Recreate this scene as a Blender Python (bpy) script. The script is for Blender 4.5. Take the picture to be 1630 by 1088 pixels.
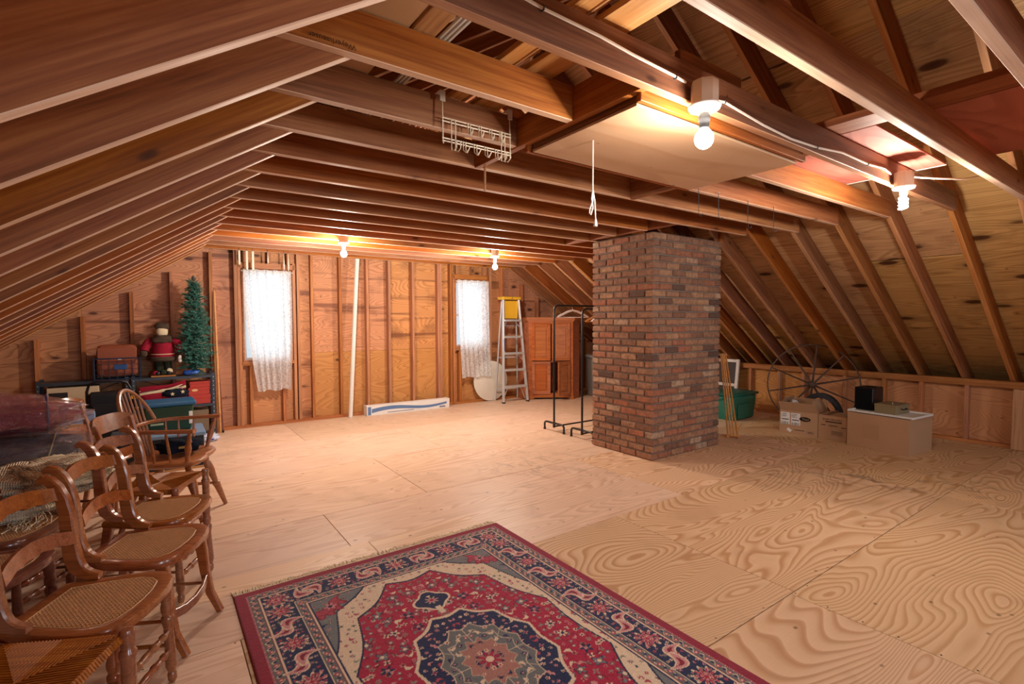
import bpy, bmesh, math, random
import numpy as np
from mathutils import Vector, Matrix, noise as mnoise
random.seed(7)
for o in list(bpy.data.objects):
    bpy.data.objects.remove(o)
SC = bpy.context.scene
COL = SC.collection
V = Vector
PI = math.pi

# ------------------------------------------------------------------ camera
cam_d = bpy.data.cameras.new('camera')
cam = bpy.data.objects.new('camera', cam_d)
COL.objects.link(cam)
cam_d.sensor_width = 36.0
cam_d.lens = 36.0 * 801.0 / 1630.0
cam_d.clip_start = 0.02
YAW, PITCH, ROLL = 0.6178, 0.04272, -0.0035
_fw = V((math.sin(YAW) * math.cos(PITCH), math.cos(YAW) * math.cos(PITCH), -math.sin(PITCH)))
_rt = V((math.cos(YAW), -math.sin(YAW), 0))
_up = _rt.cross(_fw)
_r2 = _rt * math.cos(ROLL) + _up * math.sin(ROLL)
_u2 = _up * math.cos(ROLL) - _rt * math.sin(ROLL)
cam.matrix_world = Matrix(((_r2.x, _u2.x, -_fw.x, 0), (_r2.y, _u2.y, -_fw.y, 0), (_r2.z, _u2.z, -_fw.z, 1.39), (0, 0, 0, 1)))
SC.camera = cam

# ------------------------------------------------------------------ world, window daylight and fill, exposure
world = bpy.data.worlds.new('daylight')
SC.world = world
world.use_nodes = True
_wn = world.node_tree.nodes
_bg = _wn.get('Background') or _wn.new('ShaderNodeBackground')
_bg.inputs['Color'].default_value = (0.80, 0.90, 1.0, 1)
_bg.inputs['Strength'].default_value = 0.62
SC.view_settings.view_transform = 'Standard'
SC.view_settings.look = 'None'
SC.view_settings.gamma = 1.0
SC.view_settings.use_curve_mapping = False
SC.view_settings.exposure = 0.55


def window_light(name, loc, size, rot, power, col):
    d = bpy.data.lights.new(name, 'AREA')
    d.shape = 'RECTANGLE'
    d.size, d.size_y = size
    d.energy = power
    d.color = col
    o = bpy.data.objects.new(name, d)
    COL.objects.link(o)
    o.location = loc
    o.rotation_euler = rot
    return o


# daylight at the far windows; unseen rear windows added as cool fill
DAY = (0.78, 0.88, 1.0)
window_light('daylight_and_fill', (1.235, 7.47, 1.46), (0.58, 1.15), (-PI / 2, 0, 0), 2.6, DAY)
window_light('daylight_and_fill', (4.365, 7.47, 1.50), (0.58, 1.10), (-PI / 2, 0, 0), 2.6, DAY)
window_light('daylight_and_fill', (1.235, -3.97, 1.46), (0.60, 1.15), (PI / 2, 0, 0), 46, DAY)  # added fill from behind the camera, as is the next one
window_light('daylight_and_fill', (4.365, -3.97, 1.46), (0.60, 1.15), (PI / 2, 0, 0), 46, DAY)
BULB_W = 118.0
BULB_COL = (1.0, 0.87, 0.74)


# ------------------------------------------------------------------ helpers: objects
def tag(o, label=None, cat=None, group=None, kind=None):
    if label: o['label'] = label
    if cat: o['category'] = cat
    if group: o['group'] = group
    if kind: o['kind'] = kind
    return o


def thing(name, label, cat, loc=(0, 0, 0), rz=0.0, group=None):
    o = bpy.data.objects.new(name, None)
    o.empty_display_size = 0.1
    COL.objects.link(o)
    o.location = loc
    o.rotation_euler = (0, 0, rz)
    return tag(o, label, cat, group)


def struct(name):
    o = bpy.data.objects.new(name, None)
    o.empty_display_size = 0.1
    COL.objects.link(o)
    o['kind'] = 'structure'
    return o


def copy_tree(o, parent=None):
    c = o.copy()
    COL.objects.link(c)
    c.parent = parent
    for ch in o.children:
        copy_tree(ch, c)
    return c


def put(name, mesh, parent=None, mw=None, label=None):
    o = bpy.data.objects.new(name, mesh)
    COL.objects.link(o)
    if parent is not None: o.parent = parent
    if mw is not None: o.matrix_local = mw
    if label: o['label'] = label
    return o


def frame(o, x, y, z):
    x, y, z = V(x).normalized(), V(y).normalized(), V(z).normalized()
    return Matrix(((x.x, y.x, z.x, o[0]), (x.y, y.y, z.y, o[1]), (x.z, y.z, z.z, o[2]), (0, 0, 0, 1)))


class MB:
    def __init__(s):
        s.v, s.f = [], []

    def add(s, vs, fs, M=None):
        b = len(s.v)
        if M is None: s.v += [tuple(p) for p in vs]
        else: s.v += [tuple(M @ V(p)) for p in vs]
        s.f += [tuple(b + i for i in f) for f in fs]
        return s

    def box(s, c, d, M=None, ch=0.0):
        x, y, z = d[0] / 2, d[1] / 2, d[2] / 2
        if ch <= 0:
            vs = [(c[0] + sx * x, c[1] + sy * y, c[2] + sz * z) for sx in (-1, 1) for sy in (-1, 1) for sz in (-1, 1)]
            return s.add(vs, [(0, 1, 3, 2), (4, 6, 7, 5), (0, 4, 5, 1), (2, 3, 7, 6), (0, 2, 6, 4), (1, 5, 7, 3)], M)
        ch = min(ch, x * .8, y * .8, z * .8)
        vs, idx = [], {}
        for sx in (-1, 1):
            for sy in (-1, 1):
                for sz in (-1, 1):
                    for a in range(3):
                        p = [sx * (x - ch), sy * (y - ch), sz * (z - ch)]
                        p[a] = (sx * x, sy * y, sz * z)[a]
                        idx[(sx, sy, sz, a)] = len(vs)
                        vs.append((c[0] + p[0], c[1] + p[1], c[2] + p[2]))
        fs = []
        for a in range(3):
            b1, b2 = (a + 1) % 3, (a + 2) % 3
            for sg in (-1, 1):
                q = []
                for (u, w) in ((-1, -1), (1, -1), (1, 1), (-1, 1)):
                    k = [0, 0, 0]; k[a] = sg; k[b1] = u; k[b2] = w
                    q.append(idx[(*k, a)])
                fs.append(tuple(q) if sg > 0 else tuple(reversed(q)))
        for a in range(3):       # edges along axis a
            b1, b2 = (a + 1) % 3, (a + 2) % 3
            for u in (-1, 1):
                for w in (-1, 1):
                    k0 = [0, 0, 0]; k0[a] = -1; k0[b1] = u; k0[b2] = w
                    k1 = list(k0); k1[a] = 1
                    q = (idx[(*k0, b1)], idx[(*k1, b1)], idx[(*k1, b2)], idx[(*k0, b2)])
                    fs.append(q if u * w < 0 else tuple(reversed(q)))
        for sx in (-1, 1):
            for sy in (-1, 1):
                for sz in (-1, 1):
                    q = (idx[(sx, sy, sz, 0)], idx[(sx, sy, sz, 1)], idx[(sx, sy, sz, 2)])
                    fs.append(q if sx * sy * sz > 0 else tuple(reversed(q)))
        return s.add(vs, fs, M)

    def tube(s, pts, r, n=8, closed=False, M=None):
        pts = [V(p) for p in pts]
        k = len(pts)
        rs = [r] * k if not hasattr(r, '__len__') else list(r)
        tan = []
        for i in range(k):
            a = pts[i - 1] if (i > 0 or closed) else pts[0]
            b = pts[(i + 1) % k] if (i < k - 1 or closed) else pts[-1]
            t = (b - a)
            tan.append(t.normalized() if t.length > 1e-9 else V((0, 0, 1)))
        u = tan[0].orthogonal().normalized()
        vs = []
        for i in range(k):
            u = (u - tan[i] * u.dot(tan[i]))
            u = u.normalized() if u.length > 1e-9 else tan[i].orthogonal().normalized()
            w = tan[i].cross(u)
            for j in range(n):
                a = 2 * PI * j / n
                vs.append(pts[i] + (u * math.cos(a) + w * math.sin(a)) * rs[i])
        fs = []
        for i in range(k if closed else k - 1):
            i2 = (i + 1) % k
            for j in range(n):
                j2 = (j + 1) % n
                fs.append((i * n + j, i * n + j2, i2 * n + j2, i2 * n + j))
        if not closed:
            fs.append(tuple(reversed(range(n))))
            fs.append(tuple((k - 1) * n + j for j in range(n)))
        return s.add(vs, fs, M)

    def turned(s, p0, p1, prof, n=12, M=None):
        """lathe along p0->p1; prof = [(t, r)...]"""
        p0, p1 = V(p0), V(p1)
        return s.tube([p0.lerp(p1, t) + (p1 - p0).normalized() * 1e-5 * i for i, (t, _) in enumerate(prof)], [r for _, r in prof], n, M=M)

    def lathe(s, prof, n=20, M=None):
        vs, fs = [], []
        k = len(prof)
        for (r, z) in prof:
            for j in range(n):
                a = 2 * PI * j / n
                vs.append((r * math.cos(a), r * math.sin(a), z))
        for i in range(k - 1):
            for j in range(n):
                j2 = (j + 1) % n
                fs.append((i * n + j, i * n + j2, (i + 1) * n + j2, (i + 1) * n + j))
        fs.append(tuple(reversed(range(n))))
        fs.append(tuple((k - 1) * n + j for j in range(n)))
        return s.add(vs, fs, M)

    def sweep(s, pts, side, w, d, M=None):
        """rectangular bar along pts; w = width along 'side', d = depth across; w, d scalars or lists"""
        pts = [V(p) for p in pts]
        side = V(side).normalized()
        k = len(pts)
        ws = w if hasattr(w, '__len__') else [w] * k
        ds = d if hasattr(d, '__len__') else [d] * k
        vs, fs = [], []
        for i in range(k):
            t = (pts[min(i + 1, k - 1)] - pts[max(i - 1, 0)]).normalized()
            nn = t.cross(side).normalized()
            a, b = ws[i] / 2, ds[i] / 2
            c = min(a, b) * .35
            for (u, q) in ((-a + c, -b), (a - c, -b), (a, -b + c), (a, b - c), (a - c, b), (-a + c, b), (-a, b - c), (-a, -b + c)):
                vs.append(pts[i] + side * u + nn * q)
        n = 8
        for i in range(k - 1):
            for j in range(n):
                j2 = (j + 1) % n
                fs.append((i * n + j, i * n + j2, (i + 1) * n + j2, (i + 1) * n + j))
        fs.append(tuple(reversed(range(n))))
        fs.append(tuple((k - 1) * n + j for j in range(n)))
        return s.add(vs, fs, M)

    def prism(s, poly, h0, h1, M=None):
        """polygon in xy extruded in z"""
        n = len(poly)
        vs = [(x, y, h0) for x, y in poly] + [(x, y, h1) for x, y in poly]
        fs = [tuple(reversed(range(n))), tuple(range(n, 2 * n))]
        fs += [(i, (i + 1) % n, n + (i + 1) % n, n + i) for i in range(n)]
        return s.add(vs, fs, M)

    def slab(s, cols, t, M=None):
        """cols = [(p_bottom, p_top, thickness_dir)...] joined into a thick curved board"""
        vs, fs = [], []
        for (a, b, nn) in cols:
            a, b, nn = V(a), V(b), V(nn).normalized() * t / 2
            vs += [a - nn, b - nn, b + nn, a + nn]
        k = len(cols)
        for i in range(k - 1):
            for j in range(4):
                j2 = (j + 1) % 4
                fs.append((i * 4 + j, i * 4 + j2, (i + 1) * 4 + j2, (i + 1) * 4 + j))
        fs += [(3, 2, 1, 0), tuple((k - 1) * 4 + j for j in range(4))]
        return s.add(vs, fs, M)

    def grid(s, fn, nu, nv, cu=False, M=None):
        vs = [fn(i / nu if not cu else i / nu, j / nv) for j in range(nv + 1) for i in range(nu + (0 if cu else 1))]
        w = nu if cu else nu + 1
        fs = []
        for j in range(nv):
            for i in range(nu):
                i2 = (i + 1) % w if cu else i + 1
                fs.append((j * w + i, j * w + i2, (j + 1) * w + i2, (j + 1) * w + i))
        return s.add(vs, fs, M)

    def mesh(s, name, mat, smooth=False):
        m = bpy.data.meshes.new(name)
        m.from_pydata(s.v, [], s.f)
        bm = bmesh.new(); bm.from_mesh(m)
        bmesh.ops.recalc_face_normals(bm, faces=bm.faces)
        bm.to_mesh(m); bm.free()
        m.polygons.foreach_set('use_smooth', [bool(smooth)] * len(m.polygons))
        if smooth:
            if smooth != 'all':
                try: m.set_sharp_from_angle(angle=math.radians(40))
                except Exception: pass
        m.materials.append(mat)
        m.update()
        return m

    def obj(s, name, mat, parent=None, smooth=False, label=None, mw=None):
        return put(name, s.mesh(name, mat, smooth), parent, mw, label)


_lum = {}


def lumber(parent, name, p0, p1, w, d, side, mat, ch=0.0025, edge=None):
    """a sawn board from p0 to p1 (its axis); w = thickness along side, d = depth across"""
    p0, p1 = V(p0), V(p1)
    x = (p1 - p0); L = x.length; x.normalize()
    y = V(side); y = (y - x * y.dot(x)).normalized()
    z = x.cross(y)
    key = (round(L, 4), w, d, mat.name, bool(edge))
    if key not in _lum:
        m = _lum[key] = MB().box((0, 0, 0), (L, w, d), ch=ch).mesh(name, mat)
        if edge:                      # paler edges, light from below put into the colour, top and bottom alike
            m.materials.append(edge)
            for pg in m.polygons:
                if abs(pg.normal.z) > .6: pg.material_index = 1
    return put(name, _lum[key], parent, frame((p0 + p1) / 2, x, y, z))


def text(name, s, size, mat, parent, mw, align='CENTER', ext=0.0004):
    cu = bpy.data.curves.new(name, 'FONT')
    cu.body = s; cu.size = size; cu.align_x = align; cu.align_y = 'CENTER'; cu.extrude = ext; cu.resolution_u = 2
    o = bpy.data.objects.new(name, cu); COL.objects.link(o)
    dg = bpy.context.evaluated_depsgraph_get(); dg.update()
    m = bpy.data.meshes.new_from_object(o.evaluated_get(dg))
    bpy.data.objects.remove(o); bpy.data.curves.remove(cu)
    m.materials.clear(); m.materials.append(mat)
    return put(name, m, parent, mw)


# ------------------------------------------------------------------ helpers: materials
def S(h):
    h = h.lstrip('#')
    c = [int(h[i:i + 2], 16) / 255 for i in (0, 2, 4)]
    return tuple(x / 12.92 if x < .04045 else ((x + .055) / 1.055) ** 2.4 for x in c) + (1.0,)


class NT:
    def __init__(s, name):
        s.m = bpy.data.materials.new(name)
        s.m.use_nodes = True
        s.t = s.m.node_tree
        s.t.nodes.clear()
        s.out = s.t.nodes.new('ShaderNodeOutputMaterial')

    def n(s, typ, props=None, **ins):
        nd = s.t.nodes.new('ShaderNode' + typ)
        for k, v in (props or {}).items(): setattr(nd, k, v)
        for k, v in ins.items():
            sock = None
            kk = k.replace('_', ' ')
            if k.startswith('i') and k[1:].isdigit(): sock = nd.inputs[int(k[1:])]
            else: sock = nd.inputs[kk]
            s.set(sock, v)
        return nd

    def set(s, sock, v):
        if isinstance(v, bpy.types.NodeSocket): s.t.links.new(v, sock)
        elif isinstance(v, bpy.types.Node): s.t.links.new(v.outputs[0], sock)
        else: sock.default_value = v

    def math(s, op, a, b=0.0, c=0.0, clamp=False):
        return s.n('Math', {'operation': op, 'use_clamp': clamp}, i0=a, i1=b, i2=c).outputs[0]

    def ramp(s, fac, stops, interp='LINEAR'):
        nd = s.t.nodes.new('ShaderNodeValToRGB')
        cr = nd.color_ramp
        cr.interpolation = interp
        while len(cr.elements) < len(stops): cr.elements.new(.5)
        for e, (p, c) in zip(cr.elements, stops):
            e.position = p
            e.color = c if len(c) == 4 else (*c, 1)
        s.set(nd.inputs[0], fac)
        return nd.outputs[0]

    def mix(s, f, a, b, mode='MIX'):
        nd = s.t.nodes.new('ShaderNodeMix')
        nd.data_type = 'RGBA'; nd.blend_type = mode
        s.set(nd.inputs[0], f); s.set(nd.inputs[6], a); s.set(nd.inputs[7], b)
        return nd.outputs[2]

    def coords(s, scale=(1, 1, 1), rnd=True, which='Object'):
        tc = s.n('TexCoord').outputs[which]
        if rnd:
            r = s.n('ObjectInfo').outputs['Random']
            off = s.n('CombineXYZ', X=s.math('MULTIPLY', r, 37.0), Y=s.math('MULTIPLY', r, 91.0), Z=s.math('MULTIPLY', r, 53.0))
            tc = s.n('VectorMath', {'operation': 'ADD'}, i0=tc, i1=off).outputs[0]
        return s.n('Mapping', Vector=tc, Scale=scale).outputs[0]

    def rand(s):
        return s.n('ObjectInfo').outputs['Random']

    def noise(s, vec, scale=1.0, detail=3.0, rough=.5, dist=0.0):
        return s.n('TexNoise', Vector=vec, Scale=scale, Detail=detail, Roughness=rough, Distortion=dist).outputs[0]

    def voro(s, vec, scale=1.0, feat='F1'):
        return s.n('TexVoronoi', {'feature': feat}, Vector=vec, Scale=scale).outputs[0]

    def bump(s, h, strength=.3, dist=.002):
        return s.n('Bump', Height=h, Strength=strength, Distance=dist).outputs[0]

    def bsdf(s, col, rough=.5, spec=.4, normal=None, metal=0.0, alpha=None, **kw):
        b = s.n('BsdfPrincipled')
        s.set(b.inputs['Base Color'], col); s.set(b.inputs['Roughness'], rough)
        s.set(b.inputs['Specular IOR Level'], spec); s.set(b.inputs['Metallic'], metal)
        if normal is not None: s.set(b.inputs['Normal'], normal)
        if alpha is not None: s.set(b.inputs['Alpha'], alpha)
        for k, v in kw.items(): s.set(b.inputs[k.replace('_', ' ')], v)
        s.t.links.new(b.outputs[0], s.out.inputs[0])
        return b

    def done(s): return s.m


def plain(name, col, rough=.5, spec=.4, metal=0.0, var=0.12, scale=8.0, bump=0.0, bscale=60.0, **kw):
    t = NT(name)
    c = S(col) if isinstance(col, str) else col
    p = t.coords((1, 1, 1))
    nz = t.noise(p, scale, 4)
    f = t.math('MULTIPLY_ADD', nz, var * 2, 1 - var)
    cc = t.mix(1.0, c, t.n('CombineColor', Red=f, Green=f, Blue=f).outputs[0], 'MULTIPLY')
    nrm = t.bump(t.noise(p, bscale, 4), bump, .003) if bump else None
    t.bsdf(cc, rough, spec, nrm, metal, **kw)
    return t.done()


def wood(name, light, mid, dark, rough=.55, spec=.3, knots=.5, vary=.18, grain=1.0, bump=.25, redder=0.0, coat=0.0):
    """sawn or finished wood, grain along local x"""
    t = NT(name)
    p = t.coords((1.0, 1, 1))
    g1 = t.noise(t.n('Mapping', Vector=p, Scale=(1.1 * grain, 20 * grain, 20 * grain)).outputs[0], 1.0, 6, .65, .8)
    g2 = t.noise(t.n('Mapping', Vector=p, Scale=(2.5 * grain, 90 * grain, 90 * grain)).outputs[0], 1.0, 3, .6)
    g = t.math('MULTIPLY_ADD', g2, .45, t.math('MULTIPLY', g1, .62))
    col = t.ramp(g, [(.30, S(dark)), (.50, S(mid)), (.74, S(light))])
    if knots > 0:
        kv = t.voro(t.n('Mapping', Vector=p, Scale=(2.3, .01, 6.0)).outputs[0], 1.0)
        k = t.ramp(kv, [(.0, (1, 1, 1)), (.055 * knots + .02, (.85, .85, .85)), (.085 * knots + .05, (.16, .16, .16)), (.26, (0, 0, 0))])
        col = t.mix(t.math('MULTIPLY', k, .85), col, S('3a1d10'))
    r = t.rand()
    hs = t.n('HueSaturation', Hue=t.math('MULTIPLY_ADD', r, .010, .493 - redder), Saturation=t.math('MULTIPLY_ADD', t.math('FRACT', t.math('MULTIPLY', r, 7.3)), .2, .92),
             Value=t.math('MULTIPLY_ADD', t.math('FRACT', t.math('MULTIPLY', r, 3.7)), vary * 2, 1 - vary), Color=col).outputs[0]
    t.bsdf(hs, rough, spec, t.bump(g, bump, .002), Coat_Weight=coat, Coat_Roughness=.16)
    return t.done()


def plywood(name, light, line, dark, freq=20.0, sx=.55, sy=2.4, contrast=.8, rough=.5, spec=.35, knots=0.0, stains=0.35, vary=.1, bands=0.0, smudge=()):
    """rotary-cut veneer: contour-line grain stretched along local x"""
    t = NT(name)
    p = t.coords((1, 1, 1))
    sc = (sx, sy, sy)
    n1 = t.noise(t.n('Mapping', Vector=p, Scale=sc).outputs[0], 1.0, 2.2, .42, .35)
    fr = t.math('FRACT', t.math('MULTIPLY', n1, freq))
    ring = t.ramp(fr, [(0, (0, 0, 0)), (.45, (.25, .25, .25)), (.80, (1, 1, 1)), (.93, (.75, .75, .75)), (1.0, (0, 0, 0))])
    big = t.noise(t.n('Mapping', Vector=p, Scale=(.9, 1.3, 1)).outputs[0], 1.0, 3)
    fib = t.noise(t.n('Mapping', Vector=p, Scale=(6, 140, 140)).outputs[0], 1.0, 3)
    amp = t.math('MULTIPLY', ring, t.math('MULTIPLY_ADD', big, .9, contrast - .45))
    col = t.mix(amp, S(light), S(line))
    col = t.mix(t.math('MULTIPLY', fib, .25), col, S(line))
    st = t.ramp(t.noise(p, 2.3, 5, .6, .5), [(.56, (0, 0, 0)), (.78, (1, 1, 1))])
    col = t.mix(t.math('MULTIPLY', st, stains), col, S(dark))
    if bands:
        bz = t.n('SeparateXYZ', Vector=t.n('TexCoord').outputs['Object']).outputs[1]
        bn = t.noise(t.n('CombineXYZ', X=t.math('MULTIPLY', t.n('SeparateXYZ', Vector=p).outputs[0], .25), Y=t.math('MULTIPLY', bz, 7.0)).outputs[0], 1.0, 3, .6)
        col = t.mix(t.math('MULTIPLY', t.ramp(bn, [(.56, (0, 0, 0)), (.66, (1, 1, 1))]), bands), col, S(dark))
    sp = t.ramp(t.voro(t.n('Mapping', Vector=p, Scale=(5, 7, 7)).outputs[0], 1.0), [(.0, (1, 1, 1)), (.045, (.8, .8, .8)), (.08, (0, 0, 0))])
    col = t.mix(t.math('MULTIPLY', sp, .7), col, S('3c2416'))
    if knots > 0:
        kv = t.voro(t.n('Mapping', Vector=p, Scale=(1.7, 4.2, 4.2)).outputs[0], 1.0)
        k = t.ramp(kv, [(.0, (1, 1, 1)), (.10 * knots, (.9, .9, .9)), (.14 * knots, (.25, .25, .25)), (.26 * knots, (0, 0, 0))])
        col = t.mix(k, col, S('4a2413'))
    if smudge:                       # grubby marks that lie at certain spots of the floor
        gp = t.n('NewGeometry').outputs['Position']
        sn = t.ramp(t.noise(t.n('Mapping', Vector=gp, Scale=(9, 4, 1), Rotation=(0, 0, .5)).outputs[0], 1.0, 5, .7, .8), [(.50, (0, 0, 0)), (.68, (1, 1, 1))])
        for (sx_, sy_, sr_, st_) in smudge:
            dd = t.n('VectorMath', {'operation': 'DISTANCE'}, i0=gp, i1=(sx_, sy_, 0)).outputs['Value']
            fm = t.ramp(t.math('DIVIDE', dd, sr_), [(.1, (1, 1, 1)), (1.0, (0, 0, 0))])
            col = t.mix(t.math('MULTIPLY', t.math('MULTIPLY', sn, fm), st_), col, S('3a2c26'))
    r = t.rand()
    hs = t.n('HueSaturation', Hue=t.math('MULTIPLY_ADD', r, .014, .493), Saturation=t.math('MULTIPLY_ADD', r, .14, .93),
             Value=t.math('MULTIPLY_ADD', t.math('FRACT', t.math('MULTIPLY', r, 5.1)), vary * 2, 1 - vary), Color=col).outputs[0]
    t.bsdf(hs, t.math('MULTIPLY_ADD', big, .2, rough - .1), spec, t.bump(t.math('ADD', ring, fib), .12, .0015))
    return t.done()


# ------------------------------------------------------------------ materials
M_joist = wood('joist_wood', 'bb7f4c', '985d37', '683a20', knots=.75)
M_rough = wood('rough_sawn_joist_wood', 'a06b43', '7d4e31', '55321f', knots=.4, bump=.8)
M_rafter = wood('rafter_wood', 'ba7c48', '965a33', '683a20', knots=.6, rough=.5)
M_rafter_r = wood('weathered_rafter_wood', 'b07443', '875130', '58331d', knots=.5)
M_edge = wood('lit_edge_wood', 'ead0b8', 'dcb89b', 'b98d6e', knots=.3, vary=.08)  # light from below put into the colour of the narrow edges
M_edge_r = wood('lit_weathered_edge_wood', 'cf9d70', 'b07b50', '855435', knots=.3, vary=.08)  # same lit look in the edge colour, weaker
M_stud = wood('stud_wood', 'c58e62', 'a56d47', '784a2f', knots=.4)
M_plank = wood('pale_plank_wood', 'd9ab78', 'c28d5b', '9a6a41', knots=.5)
M_dowel = wood('dowel_wood', 'd6a169', 'bf8650', '98653a', knots=0, grain=2)
SMUDGES = ((5.0, 1.72, .45, .8), (4.6, 2.2, .6, .55), (5.4, 1.2, .7, .6), (3.0, 3.75, .8, .5), (5.3, 2.9, .5, .5))
M_floor = plywood('floor_plywood', 'e4c4a0', 'bd8e62', '875d42', freq=52, sx=.5, sy=1.7, contrast=.85, rough=.55, spec=.25, stains=.25, smudge=SMUDGES)
M_floor_worn = plywood('worn_floor_plywood', 'e8cbb2', 'cba283', '9a735a', freq=36, sx=.33, sy=3.0, contrast=.72, rough=.44, spec=.35, stains=.35, smudge=SMUDGES)
M_gable = plywood('gable_plywood', 'c68d62', '9f6643', '653824', freq=46, sx=.6, sy=2.6, contrast=.8, knots=.75, stains=.6, bands=.75, rough=.6)
M_gable_low = plywood('amber_plywood', 'c78e5c', 'a1673e', '6f4024', freq=40, sx=.6, sy=2.4, contrast=.7, knots=.6, stains=.3, rough=.6)
M_sheath = plywood('roof_sheathing_plywood', 'd8b07e', 'ad8253', '6f5034', freq=26, sx=.35, sy=4.0, contrast=.8, knots=1.15, stains=.55, rough=.65)
M_redply = plywood('red_stained_plywood', 'b8705a', '9a5240', '6a2f24', freq=14, sx=.4, sy=3, contrast=.6, stains=.5, rough=.7)
M_hatch = plywood('hatch_plywood', 'c9a684', 'b58b66', '98714f', freq=7, sx=.4, sy=2.2, contrast=.55, stains=.3, rough=.5)
M_chair = wood('varnished_chair_wood', 'ae7049', '8f5636', '613823', knots=0, rough=.26, spec=.55, grain=1.6, bump=.06, vary=.1, coat=.5)
M_chairdk = wood('dark_walnut_wood', '8a4d31', '6d3821', '482314', knots=0, rough=.28, spec=.55, grain=1.6, bump=.06, vary=.08, coat=.5)
M_windsor = wood('waxed_windsor_wood', 'b67d55', '98623f', '6c412a', knots=0, rough=.34, spec=.5, grain=1.6, bump=.06, vary=.06)
M_cherry = wood('cherry_cabinet_wood', 'c68052', 'aa663c', '7f4727', knots=0, rough=.35, spec=.45, bump=.05, vary=.05)
M_black = plain('black_paint', '17171a', .35, .5)
M_blackmetal = plain('black_enamel_tube', '1d1a1b', .32, .5)
M_white = plain('white_plastic', 'e6e3dc', .4, .4, var=.04)
M_whitepaint = plain('white_paint', 'dcd9d2', .5, .3, var=.08)
M_chrome = plain('aluminium', 'd3d5d8', .38, .5, metal=.55, var=.06)
M_cream = plain('cream_wire_coating', 'e9dcc2', .35, .4, var=.04)
M_shelfmetal = plain('dark_grey_shelf_metal', '3d434c', .4, .5, metal=.4)
M_card = plain('cardboard', 'b08c6c', .8, .1, var=.08, scale=3)
M_card2 = plain('pale_cardboard', 'b5906f', .8, .1, var=.08, scale=3)
M_ink = plain('black_print', '2b2320', .8, .1, var=.1)
M_paper = plain('paper_label', 'dedbd8', .7, .2, var=.05)
M_glass = None

# ================================================================== THE ATTIC
X0, X1 = -1.80, 7.47          # knee walls
YB, YF = 7.42, -4.0           # far gable, gable behind the camera
SL = 0.65                     # roof slope
XR = (X0 + X1) / 2            # ridge
KZ = 0.72


def dz(y): return 0.0115 * (y - 1.6)          # the old ceiling rises a little towards the far gable


def roof_under(x):            # underside of the rafters
    return KZ + SL * min(x - X0, X1 - x)


JY = [0.40 + 0.403 * k for k in range(-11, 18)]      # near faces of the joists

# ---- floor: plywood sheets in staggered rows
floor = struct('floor')
MB().box(((X0 + X1) / 2, (YB + YF) / 2, -0.06), (X1 - X0 + .5, YB - YF + .3, .06)).obj('subfloor', plain('subfloor_boards', '4a3323', .8), floor)
rows = [-3.65, -2.43, -1.21, 0.01, 1.22, 2.44, 3.69, 4.91, 6.13, 7.42]
seam0 = {0: 2.69, 1: 2.66, 2: 2.60, 3: 2.60, 4: 2.635, 5: 0.955, 6: 1.77, 7: 2.56, 8: 1.4}
rows[0] = YF
for i in range(len(rows) - 1):
    y0, y1 = rows[i], rows[i + 1]
    xs = seam0[i]
    cuts = [xs + 2.44 * k for k in range(-3, 4)]
    if i == 4: cuts += [2.22]
    cuts = sorted([c for c in cuts if X0 - .1 < c < X1 + .1] + [X0 - .15, X1 + .1])
    if i == 4: cuts = [X0 - .15, 0.27, 2.635, 5.075, X1 + .1]
    for a, b in zip(cuts, cuts[1:]):
        if b - a < .05: continue
        fresh = (a > 2.0 and y0 < 3.6) or (a > .1 and y0 < 2.4)
        mt = M_floor if fresh else M_floor_worn
        g = .0016
        put('plywood_sheet', MB().box((0, 0, 0), (b - a - 2 * g, y1 - y0 - 2 * g, .02), ch=.0015).mesh('plywood_sheet', mt), floor,
            Matrix.Translation(((a + b) / 2, (y0 + y1) / 2, -.0102 + random.uniform(-.0006, .0002))))
# patch boards let into the floor beside the chairs
for (a, b, c, d) in ((-.25, 1.06, 2.87, 3.07), (1.063, 1.78, 2.87, 3.07)):
    put('patch_board', MB().box((0, 0, 0), (b - a, d - c, .012), ch=.0015).mesh('patch_board', M_floor_worn), floor, Matrix.Translation(((a + b) / 2, (c + d) / 2, -.0035)))
# round nail heads along the sheet edges
nb = MB()
for y in rows[3:8]:
    for k in range(26):
        nb.lathe([(.004, 0), (.0035, .0004)], 6, Matrix.Translation((X0 + .3 + k * .35 + random.uniform(-.05, .05), y + random.choice((-.014, .014)), .0)))
for k in range(9):
    nb.lathe([(.0045, 0), (.004, .0005)], 6, Matrix.Translation((2.62, 1.2 - k * .14 + random.uniform(-.02, .02), 0)))
tag(nb.obj('nail_heads', M_ink, floor), kind='stuff')

# ---- far gable wall
WIN = [(0.93, 1.54, 0.86, 2.07), (4.06, 4.68, 0.94, 2.07)]


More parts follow.
